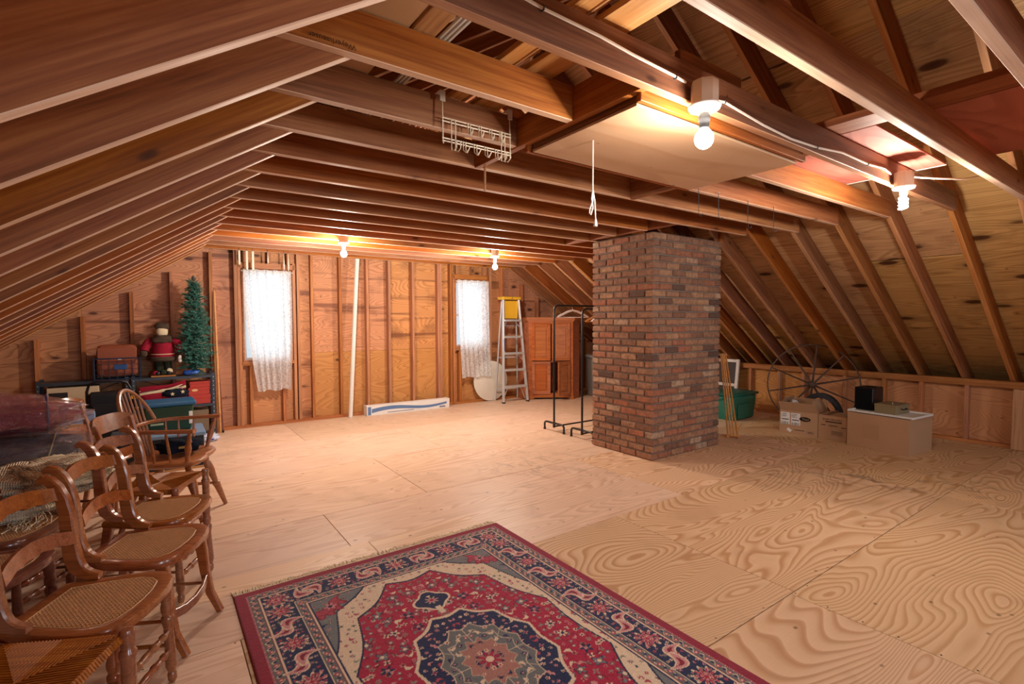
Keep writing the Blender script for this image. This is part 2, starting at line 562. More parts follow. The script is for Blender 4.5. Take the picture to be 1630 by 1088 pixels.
def gable(name, y, sgn, wins, far):
    w = struct(name)

    def panel(x0, x1, z0, z1, mt):
        def top(x): return min(z1, roof_under(x) + .17 + .03)
        pts = [(x0, z0), (x1, z0), (x1, max(top(x1), z0 + .001))]
        for xm in (X1 - (z1 - .2 - KZ) / SL, XR, X0 + (z1 - .2 - KZ) / SL):
            if x0 + .01 < xm < x1 - .01 and top(xm) > z0 + .02: pts.append((xm, top(xm)))
        pts.append((x0, max(top(x0), z0 + .001)))
        if max(q[1] for q in pts) - z0 < .05: return
        cx, cz = (x0 + x1) / 2, z0
        poly = [(a - cx, b - cz) for a, b in pts]
        m = MB().prism(poly, -.009, .009).mesh('plywood_panel', mt)
        put('plywood_panel', m, w, frame((cx, y, cz), (1, 0, 0), (0, 0, 1), (0, -1, 0)))
    cols = [-1.95, -0.66, 0.59, 'w0', 1.80, 2.92, 3.98, 'w1', 5.0, 6.2, 7.62]
    xs = [c for c in cols if not isinstance(c, str)]
    for a, b in zip(xs, xs[1:]):
        wn = [q for q in wins if a < (q[0] + q[1]) / 2 < b]
        g = .0015
        if wn:
            q = wn[0]
            panel(a + g, q[0], 0, 2.44, M_gable); panel(q[1], b - g, 0, 2.44, M_gable)
            panel(q[0], q[1], 0, q[2], M_gable_low); panel(q[0], q[1], q[3], 2.44, M_gable)
        else:
            panel(a + g, b - g, 0.0, .945, M_gable_low if far else M_gable)
            panel(a + g, b - g, .948, 2.44, M_gable)
        panel(a + g, b - g, 2.443, 4.2, M_gable)
    d = .089
    yc = y - sgn * (.009 + d / 2)

    def stud(x, z0, z1=None):
        zt = roof_under(x) - .005 if z1 is None else z1
        if zt - z0 < .08: return
        lumber(w, 'stud', (x + .019, yc, z0), (x + .019, yc, zt), .038, d, (1, 0, 0), M_stud)
    for x in (-1.45, -1.054, -0.67, -0.23, 0.161, 0.572, 0.845, 1.60, 1.781, 2.169, 2.564, 2.904, 3.294, 3.735, 3.775, 3.965, 4.735, 4.983, 5.421, 5.781, 6.2, 6.6, 7.0):
        stud(x, .038)
    for q in wins:
        stud(q[0] - .045, .038, q[3] + .10); stud(q[1] + .007, .038, q[3] + .10)
        for xx in (q[0] + .07, q[1] - .14):
            stud(xx, .038, q[2] - .045)
        for xx in (q[0] + .02, q[0] + .32, q[1] - .06):
            stud(xx, q[3] + .085, 2.9)
        lumber(w, 'window_header', (q[0] - .05, yc, q[3] + .045), (q[1] + .05, yc, q[3] + .045), d, .075, (0, 1, 0), M_stud)
        lumber(w, 'window_sill_plate', (q[0] - .01, yc, q[2] - .024), (q[1] + .01, yc, q[2] - .024), d, .038, (0, 1, 0), M_stud)
    for a, b in ((X0, 2.9), (2.903, X1)):
        lumber(w, 'bottom_plate', (a, yc, .019), (b, yc, .019), d, .038, (0, 1, 0), M_stud)
    # unseen backing added to stop daylight leaking in, closed round the windows
    yo = y + sgn * .016
    zs = sorted(set([0.0] + [q[2] for q in wins] + [q[3] for q in wins]))
    xe = [X0 - .75] + [v for q in wins for v in (q[0], q[1])] + [X1 + .75]
    wb = MB()
    for i in range(0, len(xe), 2): wb.box(((xe[i] + xe[i + 1]) / 2, yo, 1.15), (xe[i + 1] - xe[i], .006, 2.5))
    for q in wins:
        wb.box(((q[0] + q[1]) / 2, yo, (q[2] - .1) / 2), (q[1] - q[0], .006, q[2] + .1)); wb.box(((q[0] + q[1]) / 2, yo, (q[3] + 2.4) / 2), (q[1] - q[0], .006, 2.4 - q[3]))
    wb.box((XR, yo, 3.3), (X1 - X0 + 1.5, .006, 1.8))
    wb.obj('gable_light_seal', M_seal, w)
    return w


M_seal = plain('black_light_seal', '1a1714', .9, .1)
wall_back = gable('wall_back', YB, 1, WIN, True)
wall_front = gable('wall_front', YF, -1, [(0.93, 1.54, 0.88, 2.04), (4.06, 4.68, 0.88, 2.04)], False)

# window units
t = NT('window_glass')
_tr = t.n('BsdfTransparent', Color=(.96, .98, .98, 1)); _gl = t.n('BsdfGlossy', Color=(1, 1, 1, 1), Roughness=.02)
_mx = t.n('MixShader', i0=.06, i1=_tr, i2=_gl); t.t.links.new(_mx.outputs[0], t.out.inputs[0])
M_glass = t.done()


def window(name, q, y, sgn):
    w = struct(name)
    x0, x1, z0, z1 = q
    cx, cz = (x0 + x1) / 2, (z0 + z1) / 2
    for nm, mt, bw, yy, dd, ins in (('jamb', M_stud, .022, y - sgn * .045, .11, 0.0), ('sash_frame', M_whitepaint, .032, y + sgn * .004, .035, .022)):
        a0, a1, b0, b1 = x0 + ins, x1 - ins, z0 + ins, z1 - ins
        b = MB()
        b.box((a0 + bw / 2, yy, cz), (bw, dd, b1 - b0), ch=.002)
        b.box((a1 - bw / 2, yy, cz), (bw, dd, b1 - b0), ch=.002)
        b.box((cx, yy, b0 + bw / 2), (a1 - a0 - 2 * bw, dd, bw), ch=.002)
        b.box((cx, yy, b1 - bw / 2), (a1 - a0 - 2 * bw, dd, bw), ch=.002)
        if nm == 'sash_frame': b.box((cx, yy, cz - .02), (a1 - a0 - 2 * bw, dd, .035), ch=.002)
        b.obj(nm, mt, w)
    MB().box((cx, y + sgn * .006, (cz - .02 + .0175 + z1 - .054) / 2), (x1 - x0 - .108, .004, z1 - .054 - (cz - .02 + .0175))).obj('pane', M_glass, w)
    MB().box((cx, y + sgn * .006, (cz - .02 - .0175 + z0 + .054) / 2), (x1 - x0 - .108, .004, (cz - .02 - .0175) - (z0 + .054))).obj('pane', M_glass, w)
    MB().box((cx, y - sgn * .075, z0 - .012), (x1 - x0 + .03, .09, .022), ch=.003).obj('window_sill', M_stud, w)
    return w


window('window_1', WIN[0], YB + .01, 1)
window('window_2', WIN[1], YB + .01, 1)
window('window_3', (0.93, 1.54, 0.88, 2.04), YF - .01, -1)  # unseen rear windows, added to carry the fill light
window('window_4', (4.06, 4.68, 0.88, 2.04), YF - .01, -1)

# ---- knee walls
for name, xk, sg in (('wall_right', X1, 1), ('wall_left', X0, -1)):
    w = struct(name)
    cuts = [YF, -2.0, 0.42, 1.245, 3.38, 5.82, YB]
    for a, b in zip(cuts, cuts[1:]):
        m = MB().box((0, 0, 0), (b - a - .003, .66, .014)).mesh('plywood_panel', M_gable_low)
        put('plywood_panel', m, w, frame((xk + sg * .05, (a + b) / 2, .35), (0, 1, 0), (0, 0, 1), (1, 0, 0)))
    ys = [4.156, 3.72, 3.38, 2.86, 2.42, 2.045, 1.63, 1.225, 4.56, 4.96, 5.37, 5.77, 6.18, 6.58, 6.98] + [.82 - .403 * k for k in range(12)]
    for yy in ys:
        lumber(w, 'stud', (xk, yy, .038), (xk, yy, KZ - .075), .038, .085, (0, 1, 0), M_stud)
    for a, b in ((YF, 1.0), (1.003, 4.6), (4.603, YB)):
        lumber(w, 'bottom_plate', (xk, a, .019), (xk, b, .019), .085, .038, (1, 0, 0), M_stud)
        lumber(w, 'top_plate', (xk, a, KZ - .0375), (xk, b, KZ - .0375), .085, .075, (1, 0, 0), M_stud)

# ---- roof slopes: rafters and sheathing
RD = .184
nrm = math.hypot(1, SL)
for name, sg in (('roof_left', -1), ('roof_right', 1)):
    w = struct(name)
    xk = X0 if sg < 0 else X1
    dx = V((-sg, 0, SL)) / nrm              # up the slope
    up = V((sg * SL, 0, 1)) / nrm           # outward normal
    if up.z < 0: up = -up
    base = V((xk, 0, KZ))
    Ltot = (XR - X0) * nrm
    for y in JY:
        yr = y + .038 + .0195
        if yr > YB - .03 or yr < YF + .03: continue
        off = V((0, yr, dz(yr)))
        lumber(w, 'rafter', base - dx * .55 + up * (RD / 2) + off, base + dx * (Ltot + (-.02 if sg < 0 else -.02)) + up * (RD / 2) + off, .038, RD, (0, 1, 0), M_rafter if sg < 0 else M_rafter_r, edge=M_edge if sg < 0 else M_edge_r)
    for r, (a, b) in enumerate(((-.80, .75), (.752, 1.968), (1.97, 3.187), (3.19, 4.405), (4.407, Ltot + .12))):
        offy = [0, 1.22, .4, 1.6, .8][r]
        ys = sorted([YF - .02, YB + .03] + [YF + offy + 2.44 * k for k in range(6) if YF + .2 < YF + offy + 2.44 * k < YB - .2])
        for ya, yb in zip(ys, ys[1:]):
            ym = (ya + yb) / 2
            m = MB().box((0, 0, 0), (yb - ya - .003, b - a, .014)).mesh('sheathing_panel', M_sheath)
            c = base + dx * ((a + b) / 2) + up * (RD + .0085 + max(dz(ym), -.02) + .022) + V((0, ym, 0))
            put('sheathing_panel', m, w, frame(c, (0, 1, 0), dx, up))
    MB().box((0, 0, 0), (YB - YF + .1, Ltot + 1.0, .006)).obj('roof_light_seal', M_seal, w, mw=frame(base + dx * ((Ltot - .75) / 2) + up * (RD + .075) + V((0, (YB + YF) / 2, .04)), (0, 1, 0), dx, up))  # unseen layer added to stop daylight leaking through the roof
    MB().box((xk + sg * .62, (YB + YF) / 2, .20), (.012, YB - YF + .08, 1.1)).box((xk + sg * .34, (YB + YF) / 2, -.02), (.62, YB - YF + .08, .012)).obj('eave_closure', M_sheath, w)  # added to shut daylight out at the eaves
rb = struct('trim_ridge')
for a, b in ((YF + .02, -1.0), (-.997, 3.2), (3.203, YB - .02)):
    lumber(rb, 'ridge_board', (XR, a, roof_under(XR) + .13), (XR, b, roof_under(XR) + .13), .03, .2, (1, 0, 0), M_rafter)

# ---- ceiling joists (collar ties), hatch headers
ceil = struct('ceiling')
JH = .142
for y in JY:
    if y > YB - .06 or y < YF + .05: continue
    yc = y + .019
    zb = 2.23 + dz(y)
    mt = M_rough if abs(y - 1.206) < .02 else M_joist
    xl = X0 + (zb - KZ - dz(y)) / SL - .22
    xr = X1 - (zb - KZ - dz(y)) / SL
    segs = [(xl + random.uniform(-.02, .02), xr - random.uniform(.0, .06) + .02)]
    if 1.5 < y < 2.1: segs = [(xl, 1.462), (2.765, 5.02 if y > 1.8 else 4.98)]
    if 3.2 < y < 3.99: segs = [(xl, 3.90), (5.12, xr)]        # trimmed round the chimney
    if abs(y - 2.818) < .02: segs = [(xl, 4.93)]
    if abs(y - 2.415) < .02: segs = [(xl, 5.17)]
    if abs(y - 1.206) < .02: segs = [(xl, 5.06)]
    for a, b in segs:
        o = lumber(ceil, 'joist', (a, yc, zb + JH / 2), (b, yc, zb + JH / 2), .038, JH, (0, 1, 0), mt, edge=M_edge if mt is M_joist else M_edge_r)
lumber(ceil, 'hatch_header', (1.481, 1.246, 2.301), (1.481, 2.412, 2.301), .036, JH, (1, 0, 0), M_joist)
lumber(ceil, 'hatch_header', (2.746, 1.246, 2.301), (2.746, 2.412, 2.301), .036, JH, (1, 0, 0), M_joist)
lumber(ceil, 'chimney_trimmer', (3.921, 2.86, 2.33), (3.921, 4.42, 2.33), .036, JH, (1, 0, 0), M_joist)
# mill stamp on the underside edge of the cut joist
text('mill_stamp', 'Weyerhaeuser', .024, plain('faded_stamp_ink', '4a3020', .8, .1), ceil, frame((.470, 1.6025, 2.2465), (-1, 0, 0), (0, 0, -1), (0, -1, 0)), ext=.0003)

# ================================================================== CHIMNEY
CH = thing('chimney', 'square brown brick chimney rising from plywood floor to ceiling joists', 'chimney', (4.5275, 3.615, 0))
cx0, cx1, cy0, cy1, chz = 3.955, 5.10, 3.20, 4.03, 2.245
NCO = 32
cz = chz / NCO
t = NT('brick_clay')
p = t.coords()
r = t.rand()
f1 = t.math('FRACT', t.math('MULTIPLY', r, 13.7))
col = t.ramp(f1, [(0, S('5a4840')), (.05, S('6c554a')), (.09, S('8a6552')), (.30, S('9a735d')), (.5, S('a47c63')), (.7, S('b28a6b')), (.84, S('a26e56')), (.93, S('ab6c52')), (.97, S('c0a287')), (1.0, S('b3967f'))])
nz = t.noise(p, 22, 5, .65)
col = t.mix(t.ramp(nz, [(.40, (0, 0, 0)), (.70, (.75, .75, .75))]), col, S('6e4f42'))
col = t.mix(t.ramp(t.noise(p, 60, 3), [(.60, (0, 0, 0)), (.78, (.6, .6, .6))]), col, S('c3a58d'))
t.bsdf(col, .85, .15, t.bump(t.noise(p, 55, 6, .7), .9, .006))
M_brick = t.done()
M_mortar = plain('mortar', '80736a', .9, .1, var=.25, scale=30, bump=.8, bscale=120)
L0 = lambda x, y, z: Matrix.Translation((x - 4.5275, y - 3.615, z))
MB().box((0, 0, chz / 2), (cx1 - cx0 - .03, cy1 - cy0 - .03, chz)).obj('mortar_core', M_mortar, CH)
_bk = {}


def brick_mesh(lx, ly):
    key = (round(lx, 3), round(ly, 3), random.randrange(3))
    if key not in _bk:
        b = MB().box((0, 0, 0), (lx, ly, cz - .0125), ch=.008)
        rr = random.Random(hash(key) & 0xffff)
        b.v = [(x + rr.uniform(-.0022, .0022), y + rr.uniform(-.0022, .0022), z + rr.uniform(-.0022, .0022)) for x, y, z in b.v]
        _bk[key] = b.mesh('brick', M_brick)
    return _bk[key]


BL, BW, JT = .1985, .094, .011
front, hidden = [], []
for c in range(NCO):
    z = (c + .5) * cz
    p = c % 2
    # left face (x = cx0), running along y
    y = cy0 if p == 0 else cy0 + BW + JT
    while y < cy1 - .03:
        e = min(y + BL, cy1)
        if cy1 - e < .04: e = cy1
        front.append((cx0 + BW / 2, (y + e) / 2, z, BW, e - y)); y = e + JT
    x = cx0 if p == 1 else cx0 + BW + JT
    while x < cx1 - .03:
        e = min(x + BL, cx1)
        if cx1 - e < .04: e = cx1
        front.append(((x + e) / 2, cy0 + BW / 2, z, e - x, BW)); x = e + JT
    # far and right faces
    y = cy0 + BW + JT
    while y < cy1 - .03:
        e = min(y + BL, cy1 - BW - JT); hidden.append((cx1 - BW / 2, (y + e) / 2, z, BW, e - y)); y = e + JT
        if e >= cy1 - BW - JT - .001: break
    x = cx0 + BW + JT
    while x < cx1 - .03:
        e = min(x + BL, cx1); hidden.append(((x + e) / 2, cy1 - BW / 2, z, e - x, BW)); x = e + JT
for i, (x, y, z, lx, ly) in enumerate(front):
    if i >= len(front) - 300:
        a = random.uniform(-.004, .004)
        put('brick', brick_mesh(lx, ly), CH, L0(x + random.uniform(-.003, .003), y + random.uniform(-.003, .003), z + random.uniform(-.0015, .0015)) @ Matrix.Rotation(a, 4, 'Z'))
    else: hidden.append((x, y, z, lx, ly))
hb = MB()
for (x, y, z, lx, ly) in hidden: hb.box((x - 4.5275, y - 3.615, z), (lx, ly, cz - .0125), ch=.006)
tag(hb.obj('far_side_bricks', M_brick, CH), kind='stuff')

# ================================================================== LAMPS ON THE JOISTS
t = NT('lit_bulb')
em = t.n('Emission', Color=(1.0, .93, .80, 1), Strength=22.0)
t.t.links.new(em.outputs[0], t.out.inputs[0])
M_bulb = t.done()
M_boxpaint = plain('pale_junction_box', 'cbb9a2', .6, .2, var=.1)
M_darkplastic = plain('grey_socket_plastic', '4a4a4c', .4, .4)
M_cable = plain('white_cable_sheath', 'd9cbbd', .5, .3, var=.06)


def lamp(x, y, zplate, zbulb, label, ext, spiral=False, power=1.0):
    T = thing('ceiling_lamp', label, 'lamp', (x, y, zbulb - .04), group='bare bulb lamp holders on the joists')
    o = zbulb - .04
    MB().lathe([(.042, zplate - o), (.050, zplate - o + .004), (.050, zplate - o + .084), (.048, zplate - o + .088)], 8, Matrix.Rotation(PI / 8, 4, 'Z')).obj('junction_box', M_boxpaint, T)
    MB().lathe([(.034, zplate - o - .016), (.055, zplate - o - .012), (.060, zplate - o - .004), (.060, zplate - o)], 24).obj('lamp_base', M_white, T, True)
    zt = zplate - o - .016
    zb = .04 + .034
    b = MB()
    if ext:
        zs = zt - .016
        MB().lathe([(.019, zs), (.020, zt)], 16).obj('socket', M_white, T, True)
        b.lathe([(.015, zb), (.019, zb + .012), (.019, (zb + zs) / 2), (.022, (zb + zs) / 2 + .004), (.022, zs - .006), (.018, zs)], 16)
        b.obj('socket_extender', M_darkplastic, T, True)
    else:
        b.lathe([(.016, zb), (.020, zb + .012), (.021, zt)], 16)
        b.obj('socket', M_white, T, True)
    if spiral:
        pts = [(.019 * math.cos(a), .019 * math.sin(a), .074 - a * .0033) for a in [k * .35 for k in range(64)]]
        MB().tube(pts, .0075, 8).obj('bulb', M_bulb, T, True, label='glowing spiral bulb')
    else:
        prof = [(.001, 0)] + [(.035 * math.sin(a), .037 - .037 * math.cos(a)) for a in [k * .28 for k in range(1, 9)]] + [(.014, .078)]
        MB().lathe(prof, 16).obj('bulb', M_bulb, T, True, label='glowing round bulb')
    ld = bpy.data.lights.new('bulb_light', 'POINT')
    ld.energy = BULB_W * power; ld.color = BULB_COL; ld.shadow_soft_size = .046
    lo = bpy.data.objects.new('bulb_light', ld); COL.objects.link(lo); lo.parent = T; lo.location = (0, 0, .037)
    return T


lamp(1.705, 1.148, 2.190, 2.072, 'bare bulb on grey extender hanging beside the plywood hatch', True, power=.40)
lamp(3.755, 1.148, 2.197, 2.100, 'bare spiral bulb at the right end of the cable joist', False, True, power=.58)
lamp(1.711, 5.575, 2.245, 2.125, 'bare bulb under far joists above the white pipe', False, power=2.1)
lamp(3.690, 5.575, 2.240, 2.100, 'bare bulb under far joists beside the stepladder window', False, power=1.75)

# cable stapled along the rough joist, then to the roof
cb = MB()
zc = [(0.55, 2.35), (.969, 2.317), (1.203, 2.312), (1.369, 2.300), (1.599, 2.290), (1.66, 2.285)]
cb.tube([(x, 1.199, z) for x, z in zc], .0052, 6)
zc = [(1.757, 2.255), (1.916, 2.274), (2.217, 2.248), (2.465, 2.238), (2.728, 2.249), (3.019, 2.278), (3.354, 2.276), (3.6, 2.291), (3.705, 2.275)]
cb.tube([(x, 1.199, z) for x, z in zc], .0052, 6)
cb.tube([(3.81, 1.148, 2.27), (3.86, 1.09, 2.255), (3.93, 1.02, 2.245), (4.2, .96, 2.27), (4.66, .90, 2.38)], .0052, 6)
c_o = cb.obj('lamp_cable', M_cable, None, True)
tag(c_o, 'white electric cable stapled along the rough lamp joist', 'cable')
sb = MB()
for x, z in ((.969, 2.317), (1.60, 2.289), (1.916, 2.274), (2.728, 2.249), (3.354, 2.276)):
    sb.box((x, 1.200, z), (.004, .016, .016), ch=.001)
sb.obj('staples', M_shelfmetal, c_o)

# ---- attic hatch (pull-down panel) with its cord
H = thing('attic_hatch', 'large plywood hatch panel set below the ceiling joists', 'hatch', (2.12, 1.62, 2.19))
o = V((2.12, 1.62, 2.19))
put('hatch_panel', MB().box((0, 0, 0), (1.235, .640, .012), ch=.002).mesh('hatch_panel', M_hatch), H, Matrix.Translation((0, 0, .012)))
for nm, a, b, sd in (('hatch_frame_board', (-.635, -.345, .062), (.635, -.345, .062), (0, 1, 0)), ('hatch_frame_board', (-.635, .345, .062), (.635, .345, .062), (0, 1, 0)),
                     ('hatch_frame_board', (-.600, -.325, .075), (-.600, .325, .075), (1, 0, 0)), ('hatch_frame_board', (.600, -.325, .075), (.600, .325, .075), (1, 0, 0))):
    lumber(H, nm, a, b, .022, .105, sd, M_joist)
c = MB()
c.tube([(-.49, .04, .008), (-.49, .04, -.215)], .0035, 6)
c.tube([(-.49, .04, -.215), (-.478, .04, -.26), (-.472, .04, -.345)], .0035, 6)
c.tube([(-.49, .04, -.215), (-.493, .045, -.25), (-.484, .045, -.29), (-.497, .045, -.325), (-.505, .045, -.318), (-.503, .045, -.30), (-.486, .045, -.262), (-.488, .04, -.22)], .003, 6)
pc = c.obj('pull_cord', M_white, H, True, label='white knotted pull cord')
MB().lathe([(.008, -.375), (.0095, -.37), (.006, -.350), (.004, -.342)], 10, Matrix.Translation((-.472, .04, 0))).obj('cord_end', M_white, pc, True)
# short wooden pull stick
ps = MB().turned((1.527, 2.402, 2.285), (1.525, 2.402, 2.112), [(0, .005), (.05, .006), (.95, .006), (1, .004)], 8).obj('pull_stick', M_dowel, None, True)
tag(ps, 'thin pale wooden stick hanging from joist below hook rack', 'stick')
MB().tube([(1.527, 2.402, 2.285), (1.527, 2.404, 2.31)], .002, 5).obj('wire_eye', M_shelfmetal, ps)

# ---- four wire hooks hanging from the joist right of the hatch
for i, (x, z1) in enumerate(((2.915, 2.065), (3.14, 2.07), (3.505, 2.045), (3.865, 2.055))):
    w = MB().tube([(x, 1.998, 2.25), (x, 1.996, z1 + .03), (x + .004, 1.994, z1 + .012), (x + .014, 1.99, z1), (x + .026, 1.987, z1 + .006), (x + .030, 1.986, z1 + .018)], .002, 5)
    h = w.obj('wire_hook', M_shelfmetal, None, True)
    tag(h, ['thin wire hook on joist right of hatch, nearest the hatch', 'thin wire hook on joist right of hatch, second from it', 'thin wire hook on joist right of hatch, third from it',
            'thin wire hook on joist right of hatch, farthest from it'][i], 'hook', 'wire hooks on the joist')
    MB().lathe([(.004, 0), (.004, .006)], 6, frame((x, 1.999, 2.248), (1, 0, 0), (0, 0, 1), (0, -1, 0))).obj('hook_nail', M_chrome, h)

# ---- over-door hook rack clipped on the cut joist
HR = thing('hook_rack', 'cream wire over-door hook rack clipped on a ceiling joist', 'rack', (1.22, 1.985, 2.17))
k = MB()
for sx in (-.178, .178):
    k.tube([(sx, -.002, .205), (sx, -.006, .10), (sx, -.008, 0.0), (sx, -.012, -.012)], .0032, 6)
for z in (.098, .084, .012, .0):
    k.tube([(-.182, -.008, z), (.182, -.008, z)], .0028, 6)
k.obj('rail_frame', M_cream, HR, True)
for sx in (-.178, .178):
    MB().box((sx, .012, .212), (.026, .044, .004), ch=.001).box((sx, -.008, .190), (.026, .004, .046), ch=.001).obj('clip', M_white, HR)
for i in range(4):
    x = -.055 + i * .057
    b = MB()
    b.tube([(x, -.011, .10), (x, -.013, .055), (x + .004, -.022, .046), (x + .010, -.034, .058), (x + .012, -.036, .068)], .0026, 6)
    b.tube([(x + .013, -.011, .10), (x + .013, -.013, .055), (x + .012, -.022, .046), (x + .013, -.034, .058)], .0026, 6)
    b.obj('upper_hook', M_cream, HR, True)
for i in range(4):
    x = -.08 + i * .057
    b = MB()
    b.tube([(x, -.011, .014), (x, -.014, -.025), (x + .006, -.026, -.037), (x + .014, -.040, -.024), (x + .016, -.042, -.012)], .0026, 6)
    b.tube([(x + .013, -.011, .014), (x + .013, -.014, -.025), (x + .013, -.026, -.037), (x + .016, -.040, -.018)], .0026, 6)
    b.obj('lower_hook', M_cream, HR, True)
for x in (-.138, -.118, .125, .145):
    MB().tube([(x, -.011, .10), (x, -.012, -.035), (x + .004, -.03, -.04), (x + .006, -.045, -.03), (x + .006, -.046, .0)], .0026, 6).obj('end_hook', M_cream, HR, True)

# ================================================================== THINGS STORED ON TOP OF THE JOISTS
ZT = 2.374
PLK = [(1.108, 1.172, .62, 2.43, .022), (1.236, 1.370, .60, 2.44, .022)]
lab = ['narrow pale plank lying along the joists above the lamp cable', 'wide pale plank lying along the joists beside the narrow one']
for (a, b, y0, y1, th), l in zip(PLK, lab):
    p = lumber(None, 'plank', ((a + b) / 2, y0, ZT + dz(1.2) + th / 2 + .012), ((a + b) / 2, y1, ZT + dz(2.2) + th / 2 + .012), b - a, th, (1, 0, 0), M_plank)
    tag(p, l, 'plank', 'planks stored on the joists')
p = lumber(None, 'plank', (1.183, .62, ZT + .02), (1.183, 2.43, ZT + .03), .012, .022, (1, 0, 0), M_plank); tag(p, 'thin pale lath lying between the two planks on the joists', 'plank', 'planks stored on the joists')
p = lumber(None, 'plywood_offcut', (.62, 1.255, ZT + .010), (.62, 2.30, ZT + .018), .22, .016, (1, 0, 0), M_hatch); tag(p, 'square plywood offcut lying on joists above the left rafters', 'board')
p = lumber(None, 'plywood_offcut', (.785, 1.27, ZT + .010), (.785, 1.72, ZT + .013), .085, .016, (1, 0, 0), M_plank); tag(p, 'small pale plywood strip beside the square offcut on joists', 'board')
for i, x in enumerate((.849, .866, .883)):
    p = lumber(None, 'white_strip', (x, .95, ZT + .008), (x, 3.3, ZT + .022), .009, .010, (1, 0, 0), M_whitepaint, ch=.001)
    tag(p, ['leftmost thin white moulding strip lying across the joists', 'middle thin white moulding strip lying across the joists', 'rightmost thin white moulding strip lying across the joists'][i], 'strip', 'white moulding strips')
p = lumber(None, 'stored_board', (1.70, 1.266, ZT + .035), (2.128, 1.266, ZT + .035), .03, .075, (0, 1, 0), M_rough); tag(p, 'short board standing on the lamp joist behind the bulb', 'board')
p = lumber(None, 'stored_board', (2.93, .35, ZT + .020), (2.93, 1.70, ZT + .020), .17, .036, (1, 0, 0), M_joist); tag(p, 'thick board across the joists along the red plywood', 'board')
p = MB().box((0, 0, 0), (1.13, .62, .013), ch=.001).obj('red_plywood_sheet', M_redply, mw=Matrix.Translation((3.59, 1.36, ZT + .0085))); tag(p, 'reddish stained plywood sheet on the joists above the spiral bulb', 'plywood')
p = MB().box((0, 0, 0), (1.13, .86, .013), ch=.001).obj('red_plywood_sheet', M_redply, mw=Matrix.Translation((3.59, .42, ZT + .0085))); tag(p, 'dark reddish plywood sheet on the joists nearest the right roof', 'plywood')
p = lumber(None, 'white_batten', (4.165, 1.05, ZT + .010), (4.165, 1.67, ZT + .010), .018, .018, (1, 0, 0), M_whitepaint); tag(p, 'white painted batten along the edge of the red plywood', 'batten')

# ================================================================== RIGHT SIDE BY THE KNEE WALL
def tapered_box(l, w, h, tx, ty, ch=.012):
    b = MB().box((0, 0, h / 2), (l, w, h), ch=ch)
    b.v = [(x * (1 - tx * (1 - z / h)), y * (1 - ty * (1 - z / h)), z) for x, y, z in b.v]
    return b


M_green = plain('green_storage_plastic', '2f7f6c', .42, .4, var=.05)
M_greendk = plain('dark_green_lid_plastic', '1f6152', .42, .4, var=.05)
T = thing('storage_tote', 'green plastic storage tote with lid beside the brick chimney', 'tote', (6.70, 4.03, 0), 0)
bb = tapered_box(.60, .44, .335, .10, .10, .02)
bb.obj('tub', M_green, T, True)
MB().box((0, 0, .352), (.65, .49, .032), ch=.012).box((0, 0, .371), (.55, .39, .012), ch=.005).obj('lid', M_greendk, T, True)
MB().box((-.03, -.222, .12), (.30, .012, .20), M=Matrix.Rotation(0, 4, 'Z'), ch=.004).obj('moulded_panel', M_green, T)
for s in (-1, 1): MB().box((s * .318, 0, .30), (.03, .14, .03), ch=.006).obj('handle', M_green, T)

# old window sash leaning behind the tote
T = thing('window_sash', 'old white window sash leaning on knee wall behind green tote', 'window sash', (7.27, 4.50, 0), 0)
Msl = Matrix.Rotation(math.radians(7), 4, 'Y')
b = MB()
for y in (-.19, .19): b.box((0, y, .39), (.032, .045, .78), M=Msl, ch=.003)
for z in (.03, .38, .755): b.box((0, 0, z), (.030, .335, .045), M=Msl, ch=.003)
b.obj('frame', M_whitepaint, T)
M_pane = plain('dusty_dark_pane', '3b3f42', .15, .6)
for z in (.205, .565): MB().box((0, 0, z), (.004, .335, .325), M=Msl).obj('pane', M_pane, T)

# folded dowel rack leaning on the chimney
T = thing('dowel_rack', 'folded wooden dowel drying rack leaning by the brick chimney', 'drying rack', (5.585, 3.30, 0), 0)
pv = V((.51, -.857, 0))
for s0, s1 in ((-.055, -.022), (-.02, -.006), (.012, .010), (.05, .030)):
    MB().turned(V((-.085, -.03, .03)) + pv * s0, V((-.225, .03, 1.0)) + pv * s1, [(0, .008), (.02, .0095), (.5, .009), (.98, .0095), (1, .008)], 8).obj('long_dowel', M_dowel, T, True)
for c, l in ((V((-.085, -.03, .035)), .075), (V((-.222, .03, .985)), .045)):
    MB().turned(c - pv * l, c + pv * l, [(0, .008), (.1, .014), (.2, .010), (.35, .015), (.5, .010), (.65, .015), (.8, .010), (.9, .014), (1, .008)], 8).obj('joint_rail', M_dowel, T, True)
for l in (-.06, .055): MB().box(V((-.085, -.03, .012)) + pv * l, (.03, .03, .024), ch=.006).obj('rubber_foot', M_dowel, T)

